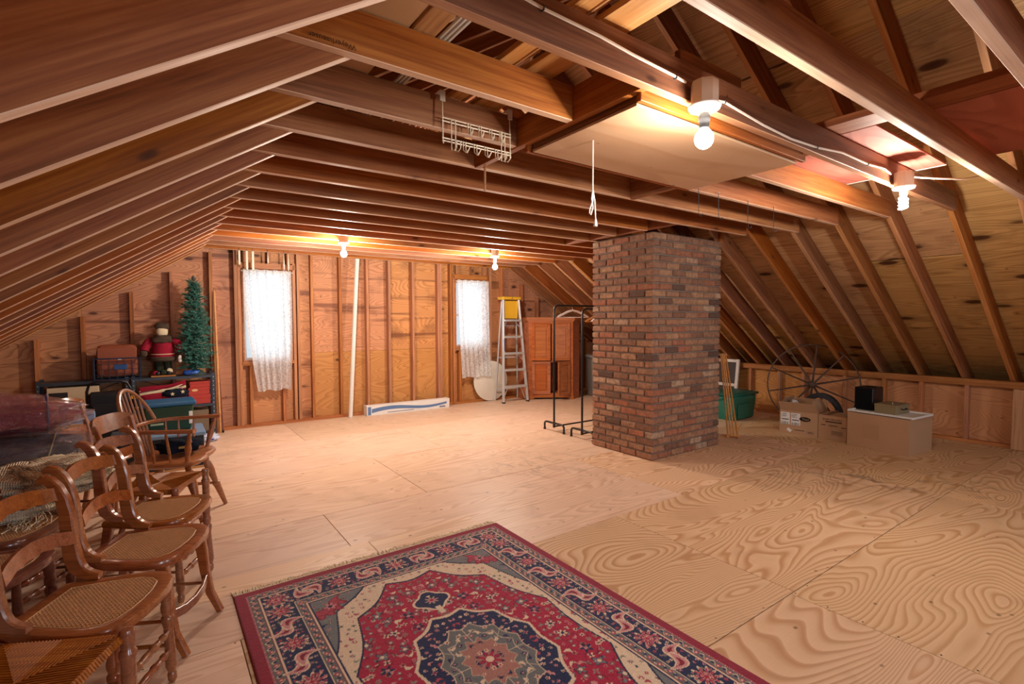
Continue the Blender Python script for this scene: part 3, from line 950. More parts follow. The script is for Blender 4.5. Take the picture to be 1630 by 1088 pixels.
# cardboard boxes
def carton(name, label, loc, rz, l, w, h, mat, flaps=(), group='cardboard boxes by the knee wall'):
    T = thing(name, label, 'box', loc, rz, group)
    th = .005
    b = MB()
    for (c, d) in (((0, -w / 2 + th / 2, h / 2), (l, th, h)), ((0, w / 2 - th / 2, h / 2), (l, th, h)), ((-l / 2 + th / 2, 0, h / 2), (th, w - 2 * th, h)), ((l / 2 - th / 2, 0, h / 2), (th, w - 2 * th, h)), ((0, 0, th / 2), (l - 2 * th, w - 2 * th, th))):
        b.box(c, d)
    b.obj('box_walls', mat, T)
    for (side, ang, ln) in flaps:
        if side in '+-':      # along x sides at y = -+w/2
            s = 1 if side == '+' else -1
            Mx = Matrix.Translation((0, s * w / 2, h)) @ Matrix.Rotation(s * math.radians(ang), 4, 'X')
            MB().box((0, -s * ln / 2, .002), (l - .01, ln, .004), M=Mx).obj('flap', mat, T)
        else:
            s = 1 if side == 'R' else -1
            Mx = Matrix.Translation((s * l / 2, 0, h)) @ Matrix.Rotation(-s * math.radians(ang), 4, 'Y')
            MB().box((-s * ln / 2, 0, .002), (ln, w - .01, .004), M=Mx).obj('flap', mat, T)
    return T


# local x of a carton = along the wall (world -y), its front (-y local) faces the room (world -x)
RZ = -PI / 2
b1 = carton('cardboard_box', 'open cardboard box with two white shipping labels', (6.47, 2.93, 0), RZ + .10, .42, .34, .285, M_card, (('-', -115, .12), ('L', -70, .15), ('R', -62, .15), ('+', -100, .12)))
FW = -.1705
PLN = lambda x, z: frame((x, FW - .0008, z), (1, 0, 0), (0, 0, 1), (0, -1, 0))
for x, l in ((-.145, 'white shipping label nearest the wheel'), (-.028, 'white shipping label over the black oval')):
    lb = MB().box((x, FW - .0008, .185), (.103, .001, .145)).obj('shipping_label', M_paper, b1, label=l)
    q = MB()
    for i in range(14): q.box((x - .042 + i * .0062, FW - .0017, .128), (random.choice((.002, .0035, .001)), .0006, .028))
    for i in range(4): q.box((x - .02 + random.uniform(-.008, .012), FW - .0017, .242 - i * .012), (random.uniform(.04, .06), .0006, .004))
    q.box((x, FW - .0017, .172), (.08, .0006, .010))
    q.obj('label_print', M_ink, lb)
el = MB().lathe([(1, 0), (1, .0008)], 32, frame((.078, FW - .0006, .195), (.060, 0, 0), (0, 0, 1), (0, -1, 0)))
el = MB(); el.prism([(.062 * math.cos(a), .027 * math.sin(a)) for a in [k * PI / 16 for k in range(32)]], 0, .0008, PLN(.075, .196))
eo = el.obj('oval_logo', M_ink, b1)
text('logo_lettering', 'Days', .036, M_card2, eo, frame((.082, FW - .0019, .197), (1, 0, 0), (0, 0, 1), (0, -1, 0)))
tp = MB().box((-.098, FW - .001, .045), (.05, .001, .036), M=Matrix.Translation((-.098, 0, .045)) @ Matrix.Rotation(.6, 4, 'Y') @ Matrix.Translation((.098, 0, -.045))).obj('torn_sticker', M_paper, b1)
q = MB(); q.box((.015, FW - .001, .055), (.11, .0006, .007))
for s in (.05, .078): q.box((.135, FW - .001, s - .02), (.075, .0006, .0016))
q.box((.0975, FW - .001, .044), (.0016, .0006, .03)); q.box((.1725, FW - .001, .044), (.0016, .0006, .03)); q.box((.135, FW - .001, .044), (.05, .0006, .007))
q.obj('small_print', M_ink, b1)
# crumpled paper sticking out of the open box
cp = MB()
def _cr(u, v):
    a = u * 2 * PI; ph = v * PI
    r = .055 * (1 + .55 * mnoise.noise(V((math.cos(a) * 2.1, math.sin(a) * 2.1, ph * 1.7))))
    return (r * math.sin(ph) * math.cos(a), r * math.sin(ph) * math.sin(a) * .8, .05 + r * 1.1 * -math.cos(ph))
cp.grid(_cr, 14, 9, cu=True)
pp = cp.obj('crumpled_paper', M_paper, mw=Matrix.Translation((6.42, 3.02, .285))); tag(pp, 'crumpled white paper sticking out of the labelled box', 'paper')

b2 = carton('cardboard_box', 'smaller cardboard box printed rush delivery', (6.505, 2.556, 0), RZ + .03, .30, .34, .275, M_card2, (('-', -2, .165), ('+', -4, .165), ('L', -12, .10)))
FW = -.1705
text('delivery_print', 'RUSH DELIVERY', .029, M_ink, b2, frame((.0, FW - .001, .232), (1, 0, 0), (0, 0, 1), (0, -1, 0)))
q = MB(); q.box((.012, FW - .0009, .207), (.17, .0006, .011))
for k in range(32):
    a0, a1 = k * PI / 16, (k + 1) * PI / 16
    q.tube([(.01 + .055 * math.cos(a0), FW - .0009, .165 + .021 * math.sin(a0)), (.01 + .055 * math.cos(a1), FW - .0009, .165 + .021 * math.sin(a1))], .0009, 4)
q.box((.01, FW - .0009, .165), (.08, .0006, .008)); q.box((-.095, FW - .0009, .165), (.05, .0006, .008)); q.box((.115, FW - .0009, .155), (.05, .0006, .008))
for z in (.055, .125): q.box((.055, FW - .0009, z), (.13, .0006, .0014))
for x in (-.01, .12): q.box((x, FW - .0009, .09), (.0014, .0006, .07))
for z in (.068, .08, .092, .104): q.box((.052, FW - .0009, z), (.11, .0006, .004))
q.obj('box_print', M_ink, b2)

b3 = carton('cardboard_box', 'large plain cardboard box with a white lid on top', (6.455, 2.045, 0), RZ - .10, .585, .50, .372, M_card2, ())
MB().box((-.06, -.2512, .19), (.16, .0008, .16)).obj('tape_patch', plain('brown_tape', 'ae8967', .5, .3, var=.05), b3)

# white lid lying upside down on the large box
LD = thing('plastic_lid', 'white plastic lid lying upside down on the large cardboard box', 'tray', (6.455, 2.045, .3725), RZ - .10)
b = MB()
b.box((0, .0, .006), (.60, .44, .006), ch=.002)
for y in (-.222, .222): b.box((0, y, .012), (.62, .012, .022), ch=.004)
for x in (-.305, .305): b.box((x, 0, .012), (.012, .434, .022), ch=.004)
b.obj('tray', M_white, LD)
BX = thing('speaker_box', 'black box speaker standing on the upturned white lid', 'speaker', (6.53, 2.265, .3825), RZ - .08)
MB().box((0, 0, .125), (.185, .235, .25), ch=.006).obj('cabinet', M_black, BX)
MB().box((0, -.119, .125), (.165, .006, .23), ch=.002).obj('front_grille', plain('black_speaker_cloth', '121216', .9, .1), BX)
MB().box((.01, .03, .254), (.09, .05, .008), ch=.002).obj('top_plate', M_blackmetal, BX)
M_khaki = plain('khaki_painted_metal', '8c7c5c', .5, .35, var=.06)
KB = thing('metal_box', 'khaki metal cash box with handle on the upturned white lid', 'metal box', (6.485, 2.03, .3825), RZ - .10)
MB().box((0, 0, .04), (.205, .30, .08), ch=.004).obj('body', M_khaki, KB)
MB().box((0, 0, .088), (.212, .308, .020), ch=.005).obj('lid', M_khaki, KB)
MB().tube([(.104, -.05, .055), (.125, -.05, .052), (.128, -.04, .05), (.128, .04, .05), (.125, .05, .052), (.104, .05, .055)], .006, 8).obj('handle', M_blackmetal, KB, True, label='black carrying handle')
MB().lathe([(.006, .098), (.008, .102), (.004, .108), (.007, .114), (.002, .12)], 10, Matrix.Translation((.03, -.06, 0))).obj('lid_knob', M_chrome, KB, True)

# spoked iron wheel leaning behind the boxes
WH = thing('spoked_wheel', 'thin rusty iron wheel with spokes leaning on the knee wall', 'wheel', (6.98, 3.06, .002), 0)
ax = V((-.905, -.40, .12)).normalized()
side = V((0, 0, 1)).cross(ax).normalized(); wup = ax.cross(side)
R_W = .535
hubc = wup * R_W
M_rust = plain('rusty_iron', '5a463c', .6, .4, metal=.35, var=.3, scale=20)
rp = lambda a, r, o=0.0: hubc + (side * math.cos(a) + wup * math.sin(a)) * r + ax * o
MB().tube([rp(k * PI / 32, R_W - .009) for k in range(64)], .009, 6, closed=True).obj('rim', M_rust, WH, True)
MB().turned(hubc - ax * .05, hubc + ax * .06, [(0, .02), (.1, .036), (.3, .036), (.35, .05), (.6, .05), (.65, .036), (.9, .034), (1, .018)], 16).obj('hub', M_rust, WH, True)
for k in range(10):
    a = math.radians(13 + 36 * k)
    o0 = .03 if k % 2 else -.02
    MB().turned(rp(a, .035, o0), rp(a, R_W - .012), [(0, .013), (.5, .0105), (1, .009)], 6).obj('spoke', M_rust, WH, True)
# dark curved fender piece in front of the wheel
M_slate = plain('slate_grey_rubber', '3b3c42', .7, .2)
FD = MB()
cols = []
for k in range(25):
    a = math.radians(8 + k * 164 / 24)
    d = V((0, math.cos(a), math.sin(a)))
    cols.append((d * .205, d * .265, (1, 0, 0)))
fo = FD.slab(cols, .05).obj('fender_arc', M_slate, mw=Matrix.Translation((6.79, 2.86, .205)) @ Matrix.Rotation(math.radians(-12), 4, 'Z')); 
tag(fo, 'dark grey curved fender arc rising behind the two boxes', 'fender')
bl = MB()
for yy in (-.233, .233): bl.box((0, yy, -.085), (.05, .06, .23), ch=.004)
bl.obj('fender_leg', M_slate, fo)

# pale board leaning on the knee wall at the right edge
p = lumber(None, 'leaning_board', (7.385, 1.115, .004), (7.41, 1.115, .642), .27, .018, (0, 1, 0), M_plank); tag(p, 'pale plywood board leaning against the knee wall', 'board')

# ================================================================== AGAINST THE FAR GABLE
# white pipe
pz = MB().tube([(2.275, 7.235, .001), (2.4175, 7.2575, 2.285)], .030, 16).obj('plastic_pipe', M_whitepaint, None, True)
tag(pz, 'tall white plastic pipe leaning on the far gable wall', 'pipe')
MB().tube([(2.4145, 7.2572, 2.23), (2.4175, 7.2576, 2.285)], .0325, 16).obj('pipe_collar', M_whitepaint, pz, True)

# long white and blue carton
LB = thing('long_carton', 'long white carton with blue wave lying along the far wall', 'box', (3.17, 7.235, 0), -.02)
MB().box((0, 0, .07), (1.32, .15, .14), ch=.002).obj('carton_body', M_paper, LB)
wv, wv2 = [], []
for k in range(41):
    x = -.60 + k * 1.22 / 40
    u = k / 40
    zc_ = .075 + .030 * math.sin(u * 2 * PI * .95 + .2) * (1 - .15 * u) + .028 * (u - .5)
    hw = .026 * (1 - .55 * u) + .004
    wv.append(((x, -.0755, max(zc_ - hw, .004)), (x, -.0755, min(zc_ + hw, .137)), (0, 1, 0)))
M_blue = plain('blue_print', '5d7aa6', .6, .3, var=.05)
MB().slab(wv, .001).box((-.635, -.0755, .07), (.05, .001, .12)).obj('wave_print', M_blue, LB)
M_slp = plain('slate_print', '6e7788', .7, .2)
MB().box((.545, -.0757, .028), (.10, .0008, .022)).obj('print_block', M_slp, LB)
MB().box((-.15, -.0757, .028), (.42, .0008, .010)).obj('print_line', M_slp, LB)
MB().box((-.665, 0, .075), (.014, .155, .145), ch=.002).box((.664, 0, .075), (.012, .155, .145), ch=.002).obj('end_flap', M_paper, LB)

# round white tabletop leaning on the wall
TD = thing('round_tabletop', 'round white tabletop leaning under the right window curtain', 'tabletop', (4.735, 7.295, .004), 0)
Md = Matrix.Translation((0, 0, .0)) @ Matrix.Rotation(math.radians(-2.0), 4, 'X') @ frame((0, 0, .345), (1, 0, 0), (0, 0, 1), (0, -1, 0))
M_scuff = plain('scuffed_white_laminate', 'd8d2c6', .4, .35, var=.14, scale=5)
MB().lathe([(.335, -.012), (.345, -.008), (.345, .008), (.335, .012)], 48, Md).obj('top_disc', M_scuff, TD, True)
MB().lathe([(.346, -.006), (.3475, 0), (.346, .006)], 48, Md).obj('edge_band', plain('grey_edge_band', '9b958b', .5, .3), TD, True)

# step ladder
LA = thing('step_ladder', 'aluminium stepladder with yellow top standing by the right window', 'ladder', (4.98, 6.955, 0), math.radians(-6))
M_yel = plain('yellow_plastic', 'd9a92c', .45, .4, var=.05)
fr, bk, tops = -.06, .24, 1.775
def fx(z): return .235 - .085 * z / tops
def fy(z): return fr + .16 * z / tops
for s in (-1, 1):
    b = MB(); b.sweep([(s * fx(0), fy(0), .01), (s * fx(tops), fy(tops), tops - .02)], (1, 0, 0), .026, .062); b.obj('side_rail', M_chrome, LA)
    MB().box((s * fx(0), fy(0), .012), (.034, .075, .024), ch=.004).obj('rubber_foot', M_blackmetal, LA)
    b = MB(); b.sweep([(s * .225, bk + .03, .005), (s * .14, fy(tops) + .07, tops - .06)], (1, 0, 0), .022, .028); b.obj('rear_leg', M_chrome, LA)
for z in (.27, .55, .83, 1.11, 1.39):
    b = MB(); b.box((0, fy(z) + .005, z), (2 * fx(z) - .02, .085, .036), ch=.004)
    so = b.obj('step', M_chrome, LA)
    if z in (.27, .83, 1.39):
        MB().sweep([(fx(z) - .008, fy(z) + .03, z - .11 if z > .3 else z - .22), (fx(z) - .10, fy(z) + .03, z - .012)], (0, 1, 0), .022, .006).sweep([(-fx(z) + .008, fy(z) + .03, z - .11 if z > .3 else z - .22), (-fx(z) + .10, fy(z) + .03, z - .012)], (0, 1, 0), .022, .006).obj('brace', M_chrome, so)
for z in (.20, .75, 1.3): MB().box((0, bk + .03 - .1 * z / tops, z), (.42 - .13 * z, .012, .024), ch=.002).obj('rear_bar', M_chrome, LA)
MB().box((0, fy(tops) + .05, tops - .005), (.36, .20, .05), ch=.012).obj('top_cap', M_yel, LA, label='yellow moulded top')
MB().box((0, fy(1.6) + .035, 1.575), (2 * fx(1.6) - .03, .006, .30), ch=.002).obj('warning_plate', M_yel, LA)
MB().box((-.001 - fx(.9) + 0.0, fy(.9) - .0325, .9), (.012, .0008, .34)).obj('rail_sticker', plain('blue_sticker_print', '5f84b8', .5, .3), LA)
MB().box((0, fy(tops) - .051, tops - .005), (.012, .002, .02)).obj('cap_mark', M_ink, LA)

# corner armoire
AR = thing('corner_armoire', 'cherry wood corner armoire with lower door ajar beside the ladder', 'armoire', (5.67, 6.80, 0), -.6178 + .03)
W, D, HT = .78, .44, 1.42
foot = [(-W / 2, 0), (W / 2, 0), (W / 2 + .14, .18), (W / 2 - .12, .62), (-W / 2 + .08, .62), (-W / 2 - .17, .20)]
th = .02
b = MB()
inner = lambda s: [(x * s, .31 + (y - .31) * s) for x, y in foot]
for i in range(1, 6):
    (xa, ya), (xb, yb) = foot[i], foot[(i + 1) % 6]
    b.prism([(xa, ya), (xb, yb), (xb * .96, .31 + (yb - .31) * .96), (xa * .96, .31 + (ya - .31) * .96)], .06, HT - .03)
b.obj('carcass', M_cherry, AR)
MB().prism(inner(.97), .09, .11).obj('shelf_board', M_cherry, AR)
MB().prism(inner(.97), .655, .675).obj('shelf_board', M_cherry, AR)
MB().prism([(x * 1.07, .31 + (y - .31) * 1.09) for x, y in foot], HT - .03, HT + .022).prism([(x * 1.035, .31 + (y - .31) * 1.05) for x, y in foot], HT - .05, HT - .03).obj('cornice', M_cherry, AR)
b = MB()
for x in (-W / 2 + .03, W / 2 - .03): b.box((x, .0, .72), (.06, .022, 1.32), ch=.002)
b.box((0, 0, HT - .075), (W - .12, .022, .05), ch=.002); b.box((0, 0, .085), (W - .12, .022, .05), ch=.002)
b.obj('face_frame', M_cherry, AR)
MB().prism([(x * 1.04, .31 + (y - .31) * 1.05) for x, y in foot][0:2] + [(W / 2, .03), (-W / 2, .03)], .0, .0 + .001)
b = MB()
bp = [(-W / 2 - .01, 0), (-W / 2 + .07, 0), (-W / 2 + .11, .03), (W / 2 - .11, .03), (W / 2 - .07, 0), (W / 2 + .01, 0), (W / 2 + .01, .065), (-W / 2 - .01, .065)]
b.prism(bp, -.022, .0, frame((0, -.006, 0), (1, 0, 0), (0, 0, 1), (0, -1, 0)))
for i in (1, 5):
    (xa, ya), (xb, yb) = foot[i], foot[(i + 1) % 6]
    b.prism([(xa, ya), (xb, yb), (xb * .93, .31 + (yb - .31) * .93), (xa * .93, .31 + (ya - .31) * .93)], 0, .062)
b.obj('plinth', M_cherry, AR)


def door(x0, x1, z0, z1, ang=0.0, hinge='L'):
    w, h = x1 - x0, z1 - z0
    hx = x0 if hinge == 'L' else x1
    Mh = Matrix.Translation((hx, -.014, z0)) @ Matrix.Rotation(math.radians(ang), 4, 'Z') @ Matrix.Translation((x0 - hx, 0, 0))
    b = MB()
    st = .052
    for x in (st / 2, w - st / 2): b.box((x, -.011, h / 2), (st, .022, h), M=Mh, ch=.004)
    for z in (st / 2, h - st / 2): b.box((w / 2, -.011, z), (w - 2 * st, .022, st), M=Mh, ch=.004)
    d = b.obj('door', M_cherry, AR)
    pb = MB().box((w / 2, -.004, h / 2), (w - 2 * st, .008, h - 2 * st), M=Mh).box((w / 2, -.011, h / 2), (w - 2 * st - .05, .012, h - 2 * st - .05), M=Mh, ch=.0055)
    pb.obj('raised_panel', M_cherry, d)
    return d


door(-.335, -.008, .685, 1.335, 0, 'L'); door(.008, .335, .685, 1.335, 5, 'R')
door(-.335, -.008, .095, .670, 0, 'L'); door(.008, .335, .095, .670, 42, 'R')
MB().box((.03, .16, .25), (.02, .10, .27), ch=.004).obj('inner_slide', M_cherry, AR)

# grey bin behind the armoire
GB = thing('plastic_bin', 'grey lidded plastic bin standing right of the armoire', 'bin', (6.62, 6.62, 0), -.4)
tapered_box(.34, .34, .70, .22, .22, .02).obj('bin_body', plain('grey_bin_plastic', '77716c', .5, .3), GB)
MB().box((0, 0, .73), (.37, .37, .06), ch=.015).obj('bin_lid', plain('grey_lid_plastic', '8a847e', .5, .3), GB)

# two garment racks end to end with the chimney
for i, (y, zt, l) in enumerate(((4.795, 1.575, 'black tube garment rack farther from the brick chimney'), (4.290, 1.520, 'black tube garment rack close to the brick chimney'))):
    T = thing('garment_rack', l, 'garment rack', (4.05, y, 0), 0, 'garment racks behind the chimney')
    R = .013
    MB().tube([(0, 0, .10), (0, 0, zt - .06), (.012, 0, zt - .02), (.05, 0, zt), (1.15, 0, zt), (1.188, 0, zt - .02), (1.20, 0, zt - .06), (1.20, 0, .10)], R, 10).obj('hoop_frame', M_blackmetal, T, True)
    for x in (0, 1.2):
        MB().tube([(x, -.185, .012), (x, -.185, .075), (x, -.172, .097), (x, -.15, .104), (x, .15, .104), (x, .172, .097), (x, .185, .075), (x, .185, .012)], R, 10).obj('foot_loop', M_blackmetal, T, True)
        MB().lathe([(.017, 0), (.017, .02)], 10, Matrix.Translation((x, -.185, 0))).lathe([(.017, 0), (.017, .02)], 10, Matrix.Translation((x, .185, 0))).obj('foot_cap', M_black, T)
    MB().tube([(0, 0, .062), (1.2, 0, .062)], R * .8, 8).obj('lower_bar', M_blackmetal, T, True)
    MB().lathe([(.017, 0), (.017, .05)], 10, Matrix.Translation((0, 0, .05))).lathe([(.017, 0), (.017, .05)], 10, Matrix.Translation((1.2, 0, .05))).obj('post_socket', M_blackmetal, T)

M_wirehang = plain('white_hanger_plastic', 'e3d9d6', .4, .4, var=.04)
M_greenfab = plain('green_cloth_strip', '5aa04e', .9, .1)


def hanger(loc, rz, mat, label):
    T = thing('clothes_hanger', label, 'hanger', loc, rz, 'hangers on the garment rack')
    MB().tube([(.0, -.016, -.002), (.0, -.010, .012), (0, .004, .017), (0, .017, .006), (0, .016, -.008), (0, .004, -.022), (0, 0, -.05)], .0024, 6).obj('hook', M_chrome, T, True)
    b = MB(); b.sweep([(0, -.20, -.145), (0, -.16, -.122), (0, -.06, -.072), (0, 0, -.055), (0, .06, -.072), (0, .16, -.122), (0, .20, -.145)], (1, 0, 0), .011, [.016, .026, .026, .024, .026, .026, .016])
    b.obj('shoulder', mat, T, True)
    MB().tube([(0, -.185, -.145), (0, .185, -.145)], .005, 6).obj('trouser_bar', mat, T, True)
    return T


hanger((4.36, 4.795, 1.575 - .003), .9, M_wirehang, 'white plastic hanger alone on the farther garment rack')
hanger((4.36, 4.29, 1.520 - .003), .5, M_dowel, 'wooden hanger on the rack, nearest the rack post')
hanger((4.42, 4.29, 1.520 - .003), .2, M_wirehang, 'white hanger on the rack, nearest the chimney')
g = MB().box((0, 0, 0), (.012, .16, .05), ch=.004).obj('green_strap', M_greenfab, mw=Matrix.Translation((4.388, 4.29, 1.385))); tag(g, 'green cloth strap hanging between the hangers', 'strap')

# ================================================================== CURTAINS
t = NT('lace_curtain')
p = t.n('TexCoord').outputs['Object']
dense = t.noise(p, 48, 3, .55, .8)
mesh_ = t.voro(p, 130)
vine = t.ramp(t.noise(t.n('Mapping', Vector=p, Scale=(22, 1, 5.0)).outputs[0], 1.0, 3, .6, 1.5), [(.47, (0, 0, 0)), (.52, (1, 1, 1)), (.56, (1, 1, 1)), (.61, (0, 0, 0))])
al = t.math('ADD', t.math('MULTIPLY', t.ramp(dense, [(.42, (0, 0, 0)), (.60, (1, 1, 1))]), .40), t.math('MULTIPLY_ADD', vine, .22, .60), clamp=True)
df = t.n('BsdfDiffuse', Color=(.86, .87, .88, 1)); tl = t.n('BsdfTranslucent', Color=(.86, .88, .90, 1))
m1 = t.n('MixShader', i0=.55, i1=df, i2=tl)
tr = t.n('BsdfTransparent')
m2 = t.n('MixShader', i0=al, i1=tr, i2=m1)
t.t.links.new(m2.outputs[0], t.out.inputs[0])
M_lace = t.done()


def curtain(name, label, x0t, x1t, x0b, x1b, zt, zb, y, nf, seed):
    rr = random.Random(seed)
    T = thing(name, label, 'curtain', ((x0t + x1t) / 2, y, zb), 0, 'lace curtains on the gable windows')
    ph = rr.uniform(0, 6)
    cx = (x0t + x1t) / 2

    def f(u, v):      # v 0 top .. 1 bottom
        e = v ** 1.6
        xa, xb = x0t + (x0b - x0t) * e, x1t + (x1b - x1t) * e
        uu = u + .012 * math.sin(u * 9 + v * 4 + seed)
        x = xa + (xb - xa) * uu
        a = .010 + .014 * v
        yy = y - .012 - a * math.sin(u * nf * 2 * PI + ph + .5 * math.sin(v * 3 + seed)) - .006 * math.sin(u * nf * 4.3 * PI + 1.3)
        z = zt + (zb - zt) * v + (.012 * math.sin(u * 14 + seed) * v)
        return (x - cx, yy - y, z - zb)
    MB().grid(f, 90, 44).obj('lace_panel', M_lace, T, 'all')
    hb = []
    def hd(u, v):
        x = x0t + (x1t - x0t) * u
        return (x - cx, -.012 - .010 * math.sin(u * nf * 5 * PI) + .012 * math.sin(v * PI), zt - zb + .012 - v * .045 + .006 * math.sin(u * 31))
    MB().grid(hd, 90, 6).obj('gathered_heading', M_lace, T, 'all')
    MB().tube([(x0t - cx - .02, 0.0, zt - zb - .012), (x1t - cx + .02, 0.0, zt - zb - .012)], .006, 8).obj('curtain_rod', M_whitepaint, T, True)
    return T


curtain('lace_curtain', 'sheer white lace curtain on the left gable window', .945, 1.525, 1.08, 1.49, 2.05, .475, 7.285, 6, 3)
curtain('lace_curtain', 'sheer white lace curtain on the right gable window behind ladder', 4.07, 4.665, 4.15, 4.75, 2.05, .44, 7.275, 7, 5)

# strips and glass drops hanging over the left window
M_icicle = plain('frosted_icicle', 'e6dfc8', .25, .6, var=.05)
for i, (x, z0, w, tx) in enumerate(((.905, 2.11, .022, 0), (.99, 2.055, .024, 0), (1.06, 2.05, .026, 0), (1.235, 2.14, .018, 1), (1.43, 2.07, .016, 1), (1.485, 2.055, .018, 1))):
    b = MB()
    if tx: b.turned((x, 7.243, 2.29), (x, 7.243, z0), [(0, .003), (.3, .005), (.6, .009), (.85, .007), (1, .002)], 8)
    else: b.box((x, 7.243, (2.29 + z0) / 2), (w, .008, 2.29 - z0), ch=.002)
    o = b.obj('hanging_ornament', M_icicle, None, True)
    tag(o, ['pale strip hanging over left window, farthest left', 'pale strip hanging over left window, second from left', 'broad pale strip hanging over left window, third from left',
            'short glass drop hanging over left window middle', 'glass drop hanging over left window, second from right', 'glass drop hanging over left window, farthest right'][i], 'ornament', 'ornaments over the left window')
    MB().tube([(x, 7.243, 2.285), (x, 7.243, 2.33)], .0015, 5).obj('hanging_wire', M_shelfmetal, o)

# ================================================================== CHAIRS
M_cane = plain('woven_cane', 'd6a676', .45, .4, var=.15, scale=40)
M_rush = wood('rush_cord', 'b5793f', '8d5427', '573013', knots=0, rough=.5, grain=3)

SEAT = [(-.185, -.150), (-.185, .150), (-.10, .172), (0, .196), (.09, .207), (.145, .195), (.185, .155), (.203, .08), (.208, 0), (.203, -.08), (.185, -.155), (.145, -.195), (.09, -.207), (0, -.196), (-.10, -.172)]
SEATI = [(x * .76 + .002, y * .76) for x, y in SEAT]


def ring(b, outer, inn, z0, z1, dome=.006):
    n = len(outer)
    vs = [(x, y, z0) for x, y in outer] + [(x * 1.012, y * 1.012, (z0 + z1) / 2) for x, y in outer] + [(x * .985, y * .985, z1 - .003) for x, y in outer] + [(x * .88, y * .88, z1) for x, y in outer] + [(x, y, z1 - .006) for x, y in inn] + [(x, y, z0) for x, y in inn]
    fs = []
    for k in range(6):
        a, c = k * n, ((k + 1) % 6) * n
        for i in range(n): fs.append((a + i, a + (i + 1) % n, c + (i + 1) % n, c + i))
    b.add(vs, fs)


def clip_line(poly, p, d):
    """param range of p + t d inside a convex polygon"""
    t0, t1 = -9, 9
    n = len(poly)
    cx = sum(q[0] for q in poly) / n; cy = sum(q[1] for q in poly) / n
    for i in range(n):
        (x0, y0), (x1, y1) = poly[i], poly[(i + 1) % n]
        nx, ny = -(y1 - y0), x1 - x0
        if nx * (cx - x0) + ny * (cy - y0) < 0: nx, ny = -nx, -ny
        den = nx * d[0] + ny * d[1]; num = nx * (p[0] - x0) + ny * (p[1] - y0)
        if abs(den) < 1e-9:
            if num < 0: return None
            continue
        t = -num / den
        if den > 0: t0 = max(t0, t)
        else: t1 = min(t1, t)
    return (t0, t1) if t1 - t0 > .01 else None


def cane_mesh():
    b = MB()
    def strand(p, d, w, z):
        r = clip_line(SEATI, p, d)
        if not r: return
        a = V((p[0] + d[0] * (r[0] - .004), p[1] + d[1] * (r[0] - .004), z)); c = V((p[0] + d[0] * (r[1] + .004), p[1] + d[1] * (r[1] + .004), z))
        s_ = V((-d[1], d[0], 0)) * w / 2; h = V((0, 0, .0012))
        b.add([a - s_ - h, a + s_ - h, a + s_ + h, a - s_ + h, c - s_ - h, c + s_ - h, c + s_ + h, c - s_ + h], [(0, 1, 5, 4), (1, 2, 6, 5), (2, 3, 7, 6), (3, 0, 4, 7)])
    st = .0132
    for i in range(-16, 17):
        for o in (0,):
            strand((0, i * st + o), (1, 0), .0026, .4155); strand((i * st + o, 0), (0, 1), .0026, .4168)
    q = 1 / math.sqrt(2)
    for i in range(-30, 31):
        k = (i + .5) * st
        strand((0, k), (q, q), .0015, .4182); strand((0, k), (q, -q), .0015, .4192)
    n = len(SEATI)
    b.tube([(x * 1.01, y * 1.01, .4195) for x, y in SEATI], .0022, 5, closed=True)
    return b.mesh('cane_weave', M_cane)


CANE = cane_mesh()


def back_post(b, y, top=.81):
    """S-shaped side post: scroll foot on the seat, sweeping back and up to a rolled top"""
    pts = [(-.075, .436), (-.105, .440), (-.132, .452), (-.152, .474), (-.164, .505), (-.172, .56), (-.176, .62), (-.180, .68), (-.192, .735), (-.210, .775), (-.233, .802), (-.254, top), (-.270, .80)]
    ds = [.022, .034, .044, .054, .056, .053, .049, .046, .043, .040, .036, .030, .018]
    b.sweep([(x, y, z) for x, z in pts], (0, 1, 0), .030, ds)


def rail(b, y0, y1, xc, bow, zb, zt, t=.016, tilt=.25):
    cols = []
    n = 24
    for i in range(n + 1):
        u = -1 + 2 * i / n
        y = (y0 + y1) / 2 + (y1 - y0) / 2 * u
        x = xc - bow * (1 - u * u)
        a, c = zb(u), zt(u)
        cols.append(((x + tilt * .0, y, a), (x - tilt * (c - a), y, c), (1, 0, tilt)))
    b.slab(cols, t)


TURN = [(0, .011), (.03, .016), (.08, .016), (.10, .012), (.16, .020), (.30, .019), (.55, .016), (.62, .022), (.65, .022), (.67, .016), (.72, .021), (.76, .021), (.79, .017), (.88, .022), (.90, .022), (1, .020)]
RUNG = [(0, .007), (.10, .010), (.14, .014), (.17, .014), (.19, .010), (.30, .012), (.33, .0155), (.36, .0155), (.385, .011), (.5, .014), (.615, .011), (.64, .0155), (.67, .0155), (.70, .012), (.81, .010), (.83, .014), (.86, .014), (.90, .010), (1, .007)]


